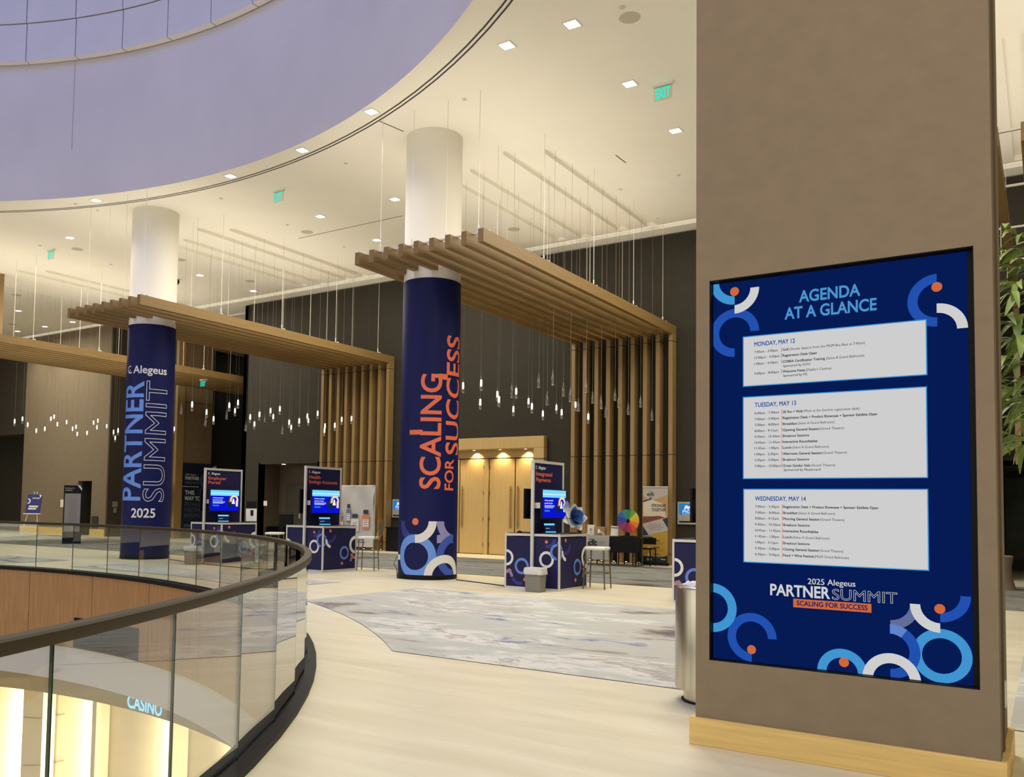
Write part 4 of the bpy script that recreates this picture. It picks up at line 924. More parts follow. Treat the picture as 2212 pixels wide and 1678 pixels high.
booth(-17.42, 13.93, [('Employer', .55), ('Portal', .36)], 'navy booth headed Employer Portal behind the curved glass railing', post=.50)
booth(-4.92, 13.15, [('', .6)], 'navy booth half hidden by the taupe pillar behind the steel bin', post=.48)

def tablet(p, rz, lab, w=.27, h=.19, tilt=18, m=None):
    t = thing('tablet', lab, 'tablet', p, rz)
    T = Matrix.Rotation(radians(-tilt), 4, 'X')
    MB().box(-w/2, w/2, -.006, .006, 0, h, T).build('body', BLACK, t, bevel=.003); MB().box(-w*.3, w*.3, .0, .12, 0, .008).build('stand', GREY, t)
    P = Print(lambda u, v, hh: T @ Vector((u, -.0065-hh, v))); w2, h2 = w-.02, h-.02
    P.rect('screen_image', SCR_N, -w2/2, w2/2, .01, h2+.01, .0005); P.rect('header_band', SCR_L, -w2/2, w2/2, h2*.8+.01, h2+.01, .001); P.rect('header_band', SCR_L, -w2/2, w2/2, .012, .03, .001)
    P.text('lettering', SCR_W, 'growth', -w2*.4, h2*.5, w=w2*.35, cap=.014, bold=.02, h=.001, res=2); P.build(t)
    return t
def on(px, py, Z=.996): return at(px, py, Z=Z)
tablet(Vector((-7.42, 13.80, .997)), radians(70), 'small tablet on the counter of the Integrated Payments booth')
tablet(Vector((-13.30, 14.25, .997)), radians(60), 'small tablet on the counter of the Health Savings booth')
tablet(Vector((-16.62, 14.25, .997)), radians(55), 'small dark tablet on the counter of the Employer Portal booth')
t = thing('sign_holder', 'upright leaflet holder at the right end of the Employer Portal counter', 'sign', (-16.42, 14.95, .997), radians(52))
MB().box(-.13, .13, -.01, .01, 0, .52, Matrix.Rotation(radians(-10), 4, 'X')).build('board', WHITE, t); MB().box(-.13, .13, -.012, -.011, .34, .52, Matrix.Rotation(radians(-10), 4, 'X')).build('printed_header', BLACK, t)
MB().box(-.02, .05, -.016, -.012, .16, .30, Matrix.Rotation(radians(-10), 4, 'X')).build('printed_phone', BLACK, t); MB().box(-.13, .13, -.03, .12, 0, .02).build('foot', BLACK, t)
t = thing('computer_mouse', 'black mouse and cable on the left of the Integrated Payments counter', 'mouse', (-7.98, 13.65, .997)); MB().lathe([(0, .035), (.03, .03), (.05, .012), (.05, 0)], n=14).build('body', BLACK, t, smooth=True)
MB().tube([(.04, 0, .01), (.12, .05, .01), (.22, .02, .01)], .006, 5).build('cord', BLACK, t)
t = thing('computer_mouse', 'black mouse on the counter of the booth behind the steel bin', 'mouse', (-4.60, 13.40, .997)); MB().lathe([(0, .035), (.03, .03), (.05, .012), (.05, 0)], n=14).build('body', BLACK, t, smooth=True)
o = MB().box(-.15, .15, -.1, .1, 0, .012).box(-.1, .16, -.07, .12, .012, .02, Matrix.Rotation(.3, 4, 'Z')).build('paper_stack', WHITE); o.location = (-4.33, 13.38, .997); tag(o, 'white papers on the counter of the booth behind the steel bin', 'papers')

# blue and white fabric flower on the nearest counter
fl = thing('fabric_flower', 'large blue and white fabric flower standing on the Integrated Payments counter', 'decoration', (-7.22, 14.28, .997))
pm1 = mat('petal_white', (.62, .62, .60), .7); pm2 = mat('petal_blue', hexc(30, 72, 140), .7); pm3 = mat('petal_pale', hexc(120, 150, 190), .7)
random.seed(3)
def petal(L, Wp, cup):
    b = MB(); n = 6; vs = []
    for i in range(n+1):
        s = i/n; w = Wp*sin(pi*min(1, s*.85+.12))**.8
        for j in (-1, -.5, 0, .5, 1): vs.append((j*w, s*L, cup*s*s*L+.25*w*abs(j)**2))
    b.add(vs, [(5*i+j, 5*i+j+1, 5*i+j+6, 5*i+j+5) for i in range(n) for j in range(4)]); return b
for mm, N, L, Wp, cup, el in ((pm1, 7, .26, .10, .2, 5), (pm3, 6, .22, .08, .4, 20), (pm2, 9, .19, .085, .3, 30)):
    p0 = None
    for i in range(N):
        if not p0: p0 = o = petal(L, Wp, cup).build('petal', mm, fl, smooth=True)
        else: o = p0.copy(); COL.objects.link(o); o.parent = fl
        R_ = Matrix.Rotation(radians(60), 4, 'Z') @ Matrix.Rotation(radians(72), 4, 'X') @ Matrix.Rotation(2*pi*i/N+random.uniform(-.2, .2), 4, 'Z') @ Matrix.Rotation(radians(el+random.uniform(-8, 8)), 4, 'X')
        o.matrix_local = Matrix.Translation((0, 0, .27)) @ R_
p1_ = petal(.2, .06, .3).build('petal', pm3, fl, smooth=True); p1_.matrix_local = Matrix.Translation((-.12, -.03, .38)) @ Matrix.Rotation(radians(70), 4, 'X')
b = MB()
for i in range(90):
    a = random.uniform(0, 2*pi); e = random.uniform(-.2, 1.2); d = Vector((cos(a)*cos(e), sin(a)*cos(e), sin(e))); d = Matrix.Rotation(radians(60), 3, 'Z') @ Matrix.Rotation(radians(72), 3, 'X') @ d
    b.tube([(0, 0, .27), Vector((0, 0, .27))+d*random.uniform(.09, .15)], [.008, .002], 3, cap=False)
o = b.build('fringe', pm2, fl); o['kind'] = 'stuff'
MB().tube([(-.03, 0, 0), (-.01, .02, .2)], .014, 6).tube([(.04, 0, 0), (.02, .02, .2)], .014, 6).build('stem', mat('stem_pale', (.55, .42, .3), .6), fl); MB().lathe([(0, .012), (.07, .01), (.07, 0)], n=16).build('foot', BLACK, fl)

# bins
def small_bin(p, lab, rz=0, liner=True, s=1.0):
    t = thing('waste_bin', lab, 'bin', p, rz)
    b = MB(); w0, w1, d0, d1, h = .14*s, .16*s, .10*s, .12*s, .40*s
    vs = [(-w0, -d0, 0), (w0, -d0, 0), (w0, d0, 0), (-w0, d0, 0), (-w1, -d1, h), (w1, -d1, h), (w1, d1, h), (-w1, d1, h), (-w1+.012, -d1+.012, h), (w1-.012, -d1+.012, h), (w1-.012, d1-.012, h), (-w1+.012, d1-.012, h), (-w0, -d0, .02), (w0, -d0, .02), (w0, d0, .02), (-w0, d0, .02)]
    b.add(vs, [(3, 2, 1, 0), (0, 1, 5, 4), (1, 2, 6, 5), (2, 3, 7, 6), (3, 0, 4, 7)]+[(4+i, 4+(i+1) % 4, 8+(i+1) % 4, 8+i) for i in range(4)]+[(8+i, 8+(i+1) % 4, 12+(i+1) % 4, 12+i) for i in range(4)]+[(12, 13, 14, 15)])
    b.build('body', GREY, t, bevel=.006)
    if liner:
        b = MB(); n = 28; vs = []
        for k, (g, z) in enumerate(((-.02, h-.03), (.006, h+.015), (.012, h+.01), (.016, h-.05), (.014, h-.10))):
            for i in range(n):
                a = 2*pi*i/n; c, s_ = cos(a), sin(a); m_ = max(abs(c), abs(s_)); r = random.uniform(-.006, .006)*(k > 0)
                vs.append((c/m_*(w1+g+r), s_/m_*(d1+g+r), z+random.uniform(-.008, .008)*(k > 2)))
        b.add(vs, [(k*n+i, k*n+(i+1) % n, (k+1)*n+(i+1) % n, (k+1)*n+i) for k in range(4) for i in range(n)]); b.build('liner', LINER, t)
    return t
small_bin((-7.40, 13.22, 0), 'small grey waste bin with a clear liner before the Integrated Payments booth')
small_bin((-16.85, 13.55, 0), 'small grey waste bin with liner before the Employer Portal booth', s=1.05)
small_bin((-34.3, 21.2, 0), 'small pale bin beside the doorway niche at the far left', liner=False)
CANC = (-2.14, 6.55)
sc = thing('steel_bin', 'tall cylindrical brushed steel waste bin standing left of the taupe pillar', 'bin', (CANC[0], CANC[1], 0))
r = .265
MB().lathe([(0, .10), (r, .10), (r+.002, .12), (r+.002, .84), (r-.004, .855), (r-.02, .862), (r-.05, .85), (r-.06, .80), (r-.06, .5), (0, .5)], n=56).build('drum', STEEL, sc, smooth=True)
MB().lathe([(r-.06, .01), (r-.06, .10)], n=48).build('foot_ring', STEEL, sc, smooth=True); MB().lathe([(0, .012), (r-.045, .012), (r-.045, 0)], n=48).build('base_plate', BLACK, sc)
b = MB(); n = 40; vs = []
for k, (rr, z) in enumerate(((r-.055, .78), (r-.07, .87), (r-.09, .89), (r-.13, .86), (r-.16, .80))):
    for i in range(n): vs.append(((rr+random.uniform(-.006, .006)*(k > 1))*cos(2*pi*i/n), (rr+random.uniform(-.006, .006)*(k > 1))*sin(2*pi*i/n), z+random.uniform(-.012, .012)*(k > 0)))
b.add(vs, [(k*n+i, k*n+(i+1) % n, (k+1)*n+(i+1) % n, (k+1)*n+i) for k in range(4) for i in range(n)]); b.build('liner', mat('white_liner', (.75, .74, .76), .5), sc)

# chairs
def stool(p, rz, lab, back=True):
    t = thing('bar_chair' if back else 'bar_stool', lab, 'chair', p, rz)
    MB().box(-.19, .19, -.19, .19, .70, .755).build('seat', SEATW, t, bevel=.015)
    l0 = None
    for sx, sy in ((-1, -1), (1, -1), (1, 1), (-1, 1)):
        b = MB().tube([(sx*.20, sy*.20, 0), (sx*.17, sy*.17, .70)], .013, 6); b.build('leg', LEGG, t)
    f = MB()
    for a, b_ in (((-.195, -.195), (.195, -.195)), ((.195, -.195), (.195, .195)), ((.195, .195), (-.195, .195)), ((-.195, .195), (-.195, -.195))): f.tube([(*a, .28), (*b_, .28)], .010, 5)
    f.build('foot_rail', LEGG, t)
    if back:
        MB().box(-.18, .18, .18, .205, .80, 1.10, Matrix.Rotation(radians(-6), 4, 'X')).build('backrest', TAUPECH, t, bevel=.01)
        g = MB(); 
        for s in (-1, 1): g.tube([(s*.17, .18, .70), (s*.19, .25, .86), (s*.19, .31, 1.12)], .011, 5)
        g.tube([(-.19, .31, 1.12), (.19, .31, 1.12)], .011, 5); g.build('back_frame', LEGG, t)
    return t
stool((-6.86, 14.55, 0), radians(8), 'white seated bar stool at the right side of the Integrated Payments booth', back=False)
stool((-12.72, 15.05, 0), radians(-65), 'white seated bar chair with taupe back beside the Health Savings booth')
stool((-16.0, 15.35, 0), radians(-65), 'white seated stool behind the glass railing beside the Employer Portal booth', back=False)
# dark chair in the recess
t = thing('lounge_chair', 'black chair in the dark recess behind the Health Savings booth', 'chair', (-22.3, 21.6, 0), radians(180))
MB().box(-.35, .35, -.3, .3, .25, .48).build('seat', BLACK, t, bevel=.04); MB().box(-.35, .35, -.36, -.26, .4, 1.15).build('backrest', BLACK, t, bevel=.04)
for sx in (-1, 1):
    MB().box(sx*.38-.05, sx*.38+.05, -.3, .3, .2, .7).build('armrest', BLACK, t, bevel=.03)
    for sy in (-1, 1): MB().box(sx*.3-.02, sx*.3+.02, sy*.25-.02, sy*.25+.02, 0, .26).build('leg', BLACKM, t)

# ============================================================ exhibitor table with prize wheel
TX1 = at(1385, 1165, Y=20.5).x; XC = at(1316, 1180, Y=20.5).x; DX_ = XC+9.68; YT = .5
TB = thing('exhibitor_table', 'dark folding table holding the prize wheel in front of the oak slats', 'table', (TX1-1.35, 20.9, 0))
MB().box(-1.35, 1.35, -.38, .38, .73, .76).build('table_top', mat('table_top', (.035, .025, .02), .4), TB, bevel=.006)
for x in (-1.1, 1.1):
    for y in (-.28, .28): MB().tube([(x, y, 0), (x, y, .73)], .018, 6).build('leg', LEGG, TB)
MB().tube([(1.1, -.28, .45), (.75, -.1, .72)], .012, 5).tube([(1.1, -.34, .02), (1.1, .34, .02)], .018, 5).build('brace', LEGG, TB)
cl = thing('table_runner', 'light grey cloth with a black ecfc logo hanging over the left half of the table', 'tablecloth', (XC-.38, 20.9, .76))
wm = mat('cloth_grey', (.34, .33, .31), .85)
def cloth(x0, x1, zb, m, nm, par):
    b = MB(); n = 20; vs = []
    for y, z in ((.40, -.05), (.40, .006), (-.395, .006), (-.40, -.05), (-.405, zb*.5), (-.41, zb)):
        for i in range(n+1):
            s = i/n; vs.append((x0+(x1-x0)*s, y+(.012*sin(s*19) if z < -.1 else 0)-.0, z))
    b.add(vs, [(k*(n+1)+i, k*(n+1)+i+1, (k+1)*(n+1)+i+1, (k+1)*(n+1)+i) for k in range(5) for i in range(n)]); return b.build(nm, m, par, smooth=True)
cloth(-.38, .38, -.60, wm, 'cloth', cl)
P = Print(plane_map((0, -.425, 0), (1, 0, 0), (0, 0, 1), (0, -1, 0))); IK = mat('ink_black', (.01, .01, .01), .6)
P.text('logo_lettering', IK, 'ecfc', -.29, -.24, w=.34, cap=.15, bold=.04, h=.004); P.ring('logo_arc', IK, -.10, -.24, .16, .145, 50, 120, .004)
for i in range(3): P.rect('text_line', mat('ink_grey', (.12, .12, .11), .6), .10, .30-.04*i, -.14-.035*i, -.132-.035*i, .004)
P.rect('text_line', MATS['ink_grey'], .065, .069, -.25, -.10, .004); P.build(cl)
c2_ = thing('black_cloth', 'short black cloth hanging from the middle of the folding table', 'tablecloth', (XC+.40, 20.9, .758)); cloth(-.40, .42, -.38, BLACK, 'cloth', c2_)
pw = thing('prize_wheel', 'rainbow prize wheel on a stand on the folding table', 'prize wheel', (at(1357, 1135, Y=20.85).x, 20.85, .763))
cols = [(40, 130, 70), (96, 150, 60), (205, 190, 60), (215, 165, 40), (220, 120, 40), (215, 70, 35), (170, 40, 60), (120, 35, 80), (150, 45, 110), (100, 50, 130), (40, 60, 150), (30, 90, 180), (45, 130, 130)]
N = len(cols)
for i, c in enumerate(cols):
    a0 = 100-360*i/N; b = MB(); k = 4; pts = [(0, 0)]+[(.30*cos(radians(a0-360/N*j/k)), .30*sin(radians(a0-360/N*j/k))) for j in range(k+1)]
    b.add([(x, -.012, z+.40) for x, z in pts]+[(x, .012, z+.40) for x, z in pts], [tuple(range(k+2)), tuple(range(k+2, 2*k+4))[::-1]]+[(q, q+1, q+1+k+2, q+k+2) for q in range(1, k+1)])
    b.build('wheel_segment', mat('wheel_%d' % i, hexc(*c), .45), pw)
hb = MB().lathe([(0, .03), (.035, .028), (.05, 0)], n=16); o = hb.build('hub', BLACK, pw); o.rotation_euler = (radians(90), 0, 0); o.location = (0, -.013, .40)
MB().box(-.03, .03, .015, .035, 0, .74).build('stand', BLACK, pw); MB().box(-.16, .16, -.08, .10, 0, .018).build('foot', BLACK, pw); MB().box(-.03, .03, -.02, .02, .69, .735).build('pointer', BLACK, pw)
wood = mat('walnut_box', (.30, .19, .10), .5)
t = thing('framed_notice', 'white framed notice standing at the left end of the draped table', 'sign', (at(1277, 1140, Y=20.95).x, 20.95, .768)); MB().box(-.11, .11, -.01, .01, 0, .27).build('frame', mat('notice_wood', (.62, .56, .46), .5), t, bevel=.004)
P = Print(plane_map((0, -.011, 0), (1, 0, 0), (0, 0, 1), (0, -1, 0))); P.rect('paper', mat('paper', (.72, .70, .66), .7), -.095, .095, .015, .255); P.ring('printed_mark', MATS['ink_grey'], 0, .14, .04, .022, 0, 360, .003, 14); P.rect('text_line', MATS['ink_grey'], -.03, .03, .06, .075, .003); P.build(t)
t = thing('wooden_display', 'wooden box display on the draped table between the two notices', 'display', (at(1297, 1140, Y=20.95).x, 20.95, .768)); MB().box(-.15, .15, -.08, .08, 0, .22).build('box', wood, t, bevel=.01); MB().box(-.03, .03, -.10, -.082, .06, .16).build('badge', mat('badge', (.8, .78, .74), .5), t)
for x in (.16, .19): MB().tube([(x-.12, -.15, .12), (x+.02, -.15, .008)], .006, 5).build('pencil', mat('pencil', (.75, .6, .4), .5), t)
t = thing('framed_notice', 'tilted white notice just left of the rainbow prize wheel', 'sign', (at(1328, 1140, Y=20.92).x, 20.92, .768)); MB().box(-.11, .09, -.01, .01, 0, .25, Matrix.Rotation(.06, 4, 'Y')).build('board', MATS['paper'], t); MB().box(-.10, .08, -.0115, -.010, .19, .22, Matrix.Rotation(.06, 4, 'Y')).build('printed_header', MATS['ink_grey'], t)
for i, x in enumerate((XC-.5, XC+.12, XC+.60)):
    t = thing('folding_chair', ('dark chair tucked under the draped half of the table', 'dark chair under the black cloth of the folding table', 'dark chair behind the table below the rainbow prize wheel')[i], 'chair', (x, 21.45, 0))
    MB().box(-.21, .21, -.2, .2, .43, .46).build('seat', BLACKM, t)
    for sx in (-1, 1):
        for sy in (-1, 1): MB().tube([(sx*.2, sy*.19, 0), (sx*.19, sy*.18, .43)], .016, 5).build('leg', BLACKM, t)
    MB().box(-.2, .2, .19, .21, .55, .72).build('backrest', BLACKM, t)

# roll-up banner
rb = thing('rollup_banner', 'tall ecfc roll-up banner reading STRONGER TOGETHER before the oak slats', 'banner', (at(1415.5, 1130, Y=21.9).x, 21.9, 0), 0)
bw, bh = .345, 2.0
MB().box(-bw, bw, -.004, .004, .06, bh+.06).build('panel', mat('banner_grey', (.42, .38, .34), .7), rb); MB().box(-bw-.01, bw+.01, -.02, .02, bh+.05, bh+.075).build('top_bar', ALU, rb); MB().box(-bw-.02, bw+.02, -.07, .07, 0, .06).build('base', BLACKM, rb); MB().tube([(0, .03, .05), (0, .03, bh)], .012, 5).build('pole', ALU, rb)
P = Print(plane_map((0, -.005, .06), (1, 0, 0), (0, 0, 1), (0, -1, 0))); gold = mat('banner_gold', hexc(176, 138, 48), .7); tanm = mat('banner_tan', hexc(176, 138, 98), .7); bnv = mat('banner_navy', hexc(26, 36, 78), .7); bdk = mat('banner_dark', hexc(14, 22, 36), .7); rdb = mat('banner_redbrown', hexc(118, 66, 48), .7); cream = mat('banner_cream', hexc(205, 190, 172), .7)
P.poly('print_shape', tanm, [(-bw, 1.55), (-bw+.10, 1.68), (-bw, 1.78)], .001); P.poly('print_shape', tanm, [(-.06, 1.64), (bw, 1.80), (bw, 1.18), (-bw, .98), (-bw, 1.46)], .001); P.poly('print_shape', cream, [(-bw, 1.58), (-.1, 1.66), (.22, 1.56), (.30, 1.20), (-bw, 1.24)], .0014)
P.poly('print_shape', rdb, [(-bw, 1.03), (.28, 1.20), (.10, 1.24), (-bw, 1.20)], .0016); P.poly('print_shape', bdk, [(-bw, 1.60), (-.10, 1.68), (-.10, 1.71), (-bw, 1.63)], .0018)
P.poly('print_shape', mat('banner_pale', hexc(178, 168, 162), .7), [(-bw, 1.02), (bw, 1.20), (bw, .86), (-bw, .68)], .002)
P.poly('print_shape', bnv, [(bw, 1.20), (bw, .92), (.20, 1.15)], .0024); P.poly('print_shape', bnv, [(-bw, .96), (-bw, .70), (-.18, .73)], .0024)
P.poly('print_shape', gold, [(-bw, .67), (bw, .85), (bw, .10), (.10, .08), (-bw, .16)], .0018); P.poly('print_shape', gold, [(-bw, .60), (bw, .60), (.2, .12), (-bw, .12)], .0010)
P.poly('print_shape', bdk, [(.14, .14), (bw, .21), (bw, .18), (.14, .12)], .0024); P.rect('print_shape', bdk, -bw, bw, 0, .17, .0022)
P.text('logo_lettering', IK, 'ecfc', -.23, 1.77, w=.20, cap=.085, bold=.03, h=.003); P.ring('logo_arc', IK, -.13, 1.79, .09, .08, 50, 130, .003, 30); P.ring('logo_arc', IK, -.13, 1.82, .10, .09, 240, 300, .003, 30)
P.text('lettering', IK, 'STRONGER', -.11, 1.47, w=.40, cap=.075, bold=.03, h=.003, slant=.15); P.text('lettering', IK, 'TOGETHER', -.11, 1.36, w=.40, cap=.075, bold=.03, h=.003, slant=.15)
for i, (s, w) in enumerate((('THE VOICE FOR', .34), ('CONSUMER DIRECTED', .48), ('HEALTH CARE', .30))): P.text('lettering', MATS['ink_grey'], s, 0, .98-.055*i, w=w, cap=.032, h=.003, align='C', res=2)
for j in range(3):
    P.rect('text_heading', IK, -.05, .12, .58-.18*j, .60-.18*j, .003)
    for i in range(3): P.rect('text_line', MATS['ink_grey'], -.05, .26-.04*(i == 2), .545-.18*j-.03*i, .552-.18*j-.03*i, .003)
    P.ring('print_icon', cream, -.17, .55-.17*j, .045, 0, 0, 360, .003, 12)
P.ring('print_icon', BWH, -.20, .085, .03, .02, 0, 360, .003, 12); P.rect('print_icon', BWH, -.15, -.10, .06, .11, .003); P.rect('text_line', BWH, .16, .29, .09, .105, .003); P.build(rb)

# wall kiosks with the lion logo screens
def kiosk(x, lab):
    t = thing('wall_screen', lab, 'screen', (x, 22.44, 1.08)); w = .72
    MB().box(0, w, 0, .06, 0, .60).build('housing', mat('kiosk_grey', (.42, .40, .36), .5), t, bevel=.01)
    P = Print(plane_map((0, -.001, 0), (1, 0, 0), (0, 0, 1), (0, -1, 0)))
    P.rect('display', glow('kiosk_blue', hexc(38, 120, 190)), .05, w-.05, .26, .55, .001); lw = glow('kiosk_white', hexc(215, 232, 245))
    P.poly('lion_logo', lw, [(0.16, 0.38), (0.202, 0.41), (0.194, 0.45), (0.22, 0.5), (0.271, 0.51), (0.296, 0.48), (0.381, 0.49), (0.415, 0.47), (0.466, 0.5), (0.441, 0.45), (0.415, 0.43), (0.432, 0.39), (0.406, 0.39), (0.381, 0.43), (0.33, 0.42), (0.304, 0.38), (0.279, 0.38), (0.296, 0.42), (0.236, 0.42), (0.211, 0.38)], .002)
    P.text('lettering', lw, 'MGM', .15, .305, w=.33, cap=.07, bold=.02, h=.002); P.rect('text_line', lw, .14, .50, .275, .283, .002)
    P.rect('slot', BLACK, .05, w-.05, .05, .09, .001); P.build(t)
kiosk(at(1463, 1110, Y=22.44).x, 'wall screen with a lion logo glimpsed left of the taupe pillar'); kiosk(at(847, 1090, Y=22.44).x, 'wall screen with a lion logo just left of the orange lettered column')
t = thing('reception_stand', 'dark stand below the lion screen left of the orange lettered column', 'stand', (-17.8, 22.2, 0)); MB().box(-.05, .6, -.2, .1, 0, .75).build('body', BLACK, t, bevel=.01); MB().box(-.08, .63, -.23, .12, .75, .78).build('top', BLACKM, t)

# white fabric display behind the middle booth
fd = thing('fabric_display', 'wide white fabric display printed with bottles behind the Health Savings booth', 'banner', (at(806, 1100, Y=21.6).x-1.22, 21.6, 0))
b = MB(); n, mZ = 24, 12; vs = []
for j in range(mZ+1):
    for i in range(n+1):
        u, v = i/n, j/mZ; f_ = .05*sin(u*14+v*9)*max(0, v-.45)*1.6+.04*sin((u-.6)*22-v*10)*max(0, v-.5); vs.append((-1.25+2.5*u, -f_, .12+1.98*v))
b.add(vs, [(j*(n+1)+i, j*(n+1)+i+1, (j+1)*(n+1)+i+1, (j+1)*(n+1)+i) for j in range(mZ) for i in range(n)]).build('fabric', mat('fabric_white', (.46, .45, .46), .85), fd, smooth=True)
MB().tube([(-1.25, .04, 0), (-1.25, .04, 2.1), (1.25, .04, 2.1), (1.25, .04, 0)], .02, 6).build('frame', ALU, fd)
P = Print(plane_map((0, -.05, 0), (1, 0, 0), (0, 0, 1), (0, -1, 0))); bo = mat('bottle_orange', hexc(205, 118, 72), .7); bb = mat('bottle_blue', hexc(90, 105, 150), .7); bi = mat('bottle_ink', hexc(40, 42, 66), .7); lb = mat('bottle_label', (.62, .60, .60), .7)
def bottle(u, w, z0, z1, body, cap):
    P.rect('printed_bottle', body, u-w/2, u+w/2, z0, z0+(z1-z0)*.72, .002); P.rect('printed_bottle', cap, u-w*.35, u+w*.35, z0+(z1-z0)*.78, z1, .002); P.rect('printed_label', lb, u-w*.42, u+w*.42, z0+.06, z0+(z1-z0)*.5, .003)
    for i in range(3): P.rect('text_line', bi, u-w*.28, u+w*.28, z0+.12+.07*i, z0+.135+.07*i, .004)
bottle(.96, .30, .72, 1.32, bo, bi); bottle(.50, .34, .62, 1.18, lb, bi); bottle(.22, .18, .9, 1.50, bb, bi); bottle(-.12, .26, .72, 1.10, bo, bb); P.ring('printed_bottle', bb, -.52, .80, .14, 0, 0, 360, .002, 18)
P.rect('printed_bottle', bo, -.17, -.07, 1.1, 1.28, .002); P.text('lettering', IK, 'rs', -.72, 1.50, w=.13, cap=.14, bold=.01, h=.003); P.rect('text_line', bi, .35, .95, .26, .285, .002); P.rect('text_line', bi, .35, .9, .34, .365, .002); P.build(fd)
sg = MB().box(-.09, .09, -.01, .0, -.09, .09).build('room_sign', WHITE); sg.location = (-23.98, 22.5, 1.49); tag(sg, 'small white room sign on the wall left of the dark service door', 'sign')
t = thing('recessed_downlight', 'tiny downlight over the dark service door recess', 'light', (-23.3, 22.7, 2.93)); MB().lathe([(0, -.004), (.07, -.004), (.08, 0)], n=14).build('lens', LAMPW, t)
lamp('recess_spot', 'SPOT', (0, 0, -.05), 6, (1, .85, .62), (0, 0, 0), .04, spot=80, parent=t)

# ============================================================ far left signs
ps = thing('wayfinding_poster', 'tall navy poster reading THIS WAY TO PRIVATE MEETING ROOMS on the corridor wall', 'poster', (-29.97, 23.45, 0))
MB().box(0, .03, 0, 1.75, .02, 3.12).build('panel', mat('poster_navy', (.008, .012, .032), .5), ps)
P = Print(plane_map((.031, 0, 0), (0, 1, 0), (0, 0, 1), (1, 0, 0))); pw1 = mat('poster_white', (.55, .55, .56), .6); pw2 = mat('poster_dim', (.045, .06, .10), .6); pw3 = mat('poster_blue', (.04, .07, .17), .6)
P.text('lettering', pw1, '2025 Alegeus', .14, 2.62, w=.56, cap=.07, h=.002, slant=.2, res=2); P.text('lettering', pw1, 'PARTNER', .14, 2.44, w=.72, cap=.13, bold=.03, h=.002); P.rect('bar', pw2, .14, .86, 2.28, 2.36, .002); P.rect('bar', pw1, .02, .84, 2.14, 2.16, .002)
for i, (s, w, m_) in enumerate((('THIS', .48, pw1), ('WAY TO', .80, pw1), ('PRIVATE', .92, pw2), ('MEETING', .98, pw2), ('ROOMS', .82, pw2))): P.text('lettering', m_, s, .14, 1.82-.24*i, w=w, cap=.16, bold=.028, h=.002)
P.poly('arrow', pw3, [(.14, .46), (.5, .46), (.5, .40), (.72, .52), (.5, .64), (.5, .58), (.14, .58)], .002)
P.ring('ring_graphic', pw3, 1.22, 2.42, .32, .21, 0, 360, .002); P.ring('ring_graphic', pw1, 1.74, 2.75, .32, .21, 90, 270, .003); P.ring('dot_graphic', mat('poster_red', (.2, .04, .02), .6), 1.12, 1.90, .05, 0, 0, 360, .002, 14); P.build(ps)
ws = thing('wall_display', 'narrow lit blue display seen edge on beside the blue lettered column', 'screen', (-30.20, 22.75, 1.0)); MB().box(0, .34, 0, .10, 0, 1.25).build('housing', BLACK, ws, bevel=.01)
MB().box(.04, .25, -.004, 0, .05, 1.20).build('display', glow('edge_blue', hexc(70, 150, 230)), ws)
sp1 = MB().box(-.12, .12, -.02, 0, -.12, .12).build('wall_plate', mat('plate_grey', (.25, .24, .21), .5)); sp1.location = at(248, 1089, X=-32.88); sp1.rotation_euler = (0, 0, radians(90)); tag(sp1, 'square switch plate, the upper one left of the blue lettered column', 'switch')
sp2 = MB().box(-.07, .07, -.02, 0, -.10, .10).build('wall_plate', MATS['plate_grey']); sp2.location = at(248, 1102, X=-32.88); sp2.rotation_euler = (0, 0, radians(90)); tag(sp2, 'smaller switch plate, the lower one left of the blue lettered column', 'switch')
vt = MB().box(-.22, .22, -.03, 0, -.26, .26).build('wall_vent', TAUPE_D, bevel=.01); vt.location = at(205, 1128, Y=21.99); tag(vt, 'dull square vent low on the beige far wall', 'vent')
ws2 = MB().box(-.17, .17, -.02, 0, -.17, .17).build('room_sign', WHITE); ws2.location = at(136, 1087, Y=21.99); tag(ws2, 'white room sign between the niche and the tall schedule kiosk', 'sign')
ks = thing('schedule_kiosk', 'tall black schedule kiosk standing on the carpet at the far left', 'kiosk', (at(154, 1174.5, Z=0).x, at(154, 1174.5, Z=0).y, 0), radians(50))
MB().box(-.29, .29, -.05, .05, 0, 2.0).build('body', mat('kiosk_black', (.008, .009, .018), .5, spec=.12), ks, bevel=.008); MB().box(-.25, .25, -.058, -.051, .42, 1.72).build('schedule_sheet', mat('kiosk_sheet', (.20, .20, .21), .6), ks)
P = Print(plane_map((0, -.06, 0), (1, 0, 0), (0, 0, 1), (0, -1, 0))); P.text('lettering', pw1, "TUESDAY'S", -.25, 1.88, w=.28, cap=.035, h=.001, res=2); P.text('lettering', pw1, 'AGENDA', -.25, 1.81, w=.23, cap=.035, h=.001, res=2); P.poly('corner_mark', pw1, [(.14, 2.0), (.22, 2.0), (.28, 1.90), (.28, 1.82)], .001)
for i in range(14): P.rect('text_line', mat('kiosk_ink', (.12, .12, .13), .6), -.10-.02*(i % 3), .12+.02*(i % 2), 1.55-.07*i, 1.565-.07*i, .001)
P.text('lettering', pw2, 'PARTNER', -.25, .30, w=.24, cap=.035, h=.001, res=2); P.build(ks)
es = thing('easel_sign', 'navy event sign tilted on an easel before the beige far wall', 'sign', at(62, 1157, Z=0), radians(35)); T = Matrix.Rotation(radians(-14), 4, 'X')
MB().box(-.30, .30, -.015, .015, .95, 1.78, T @ Matrix.Translation((0, 0, 0))).build('board', mat('easel_navy', hexc(34, 40, 118), .5), es); es0 = MB().tube([T @ Vector((-.34, .02, .0)), T @ Vector((-.05, .03, 1.9))], .016, 5); es0.build('leg', pw1 if False else WHITE, es)
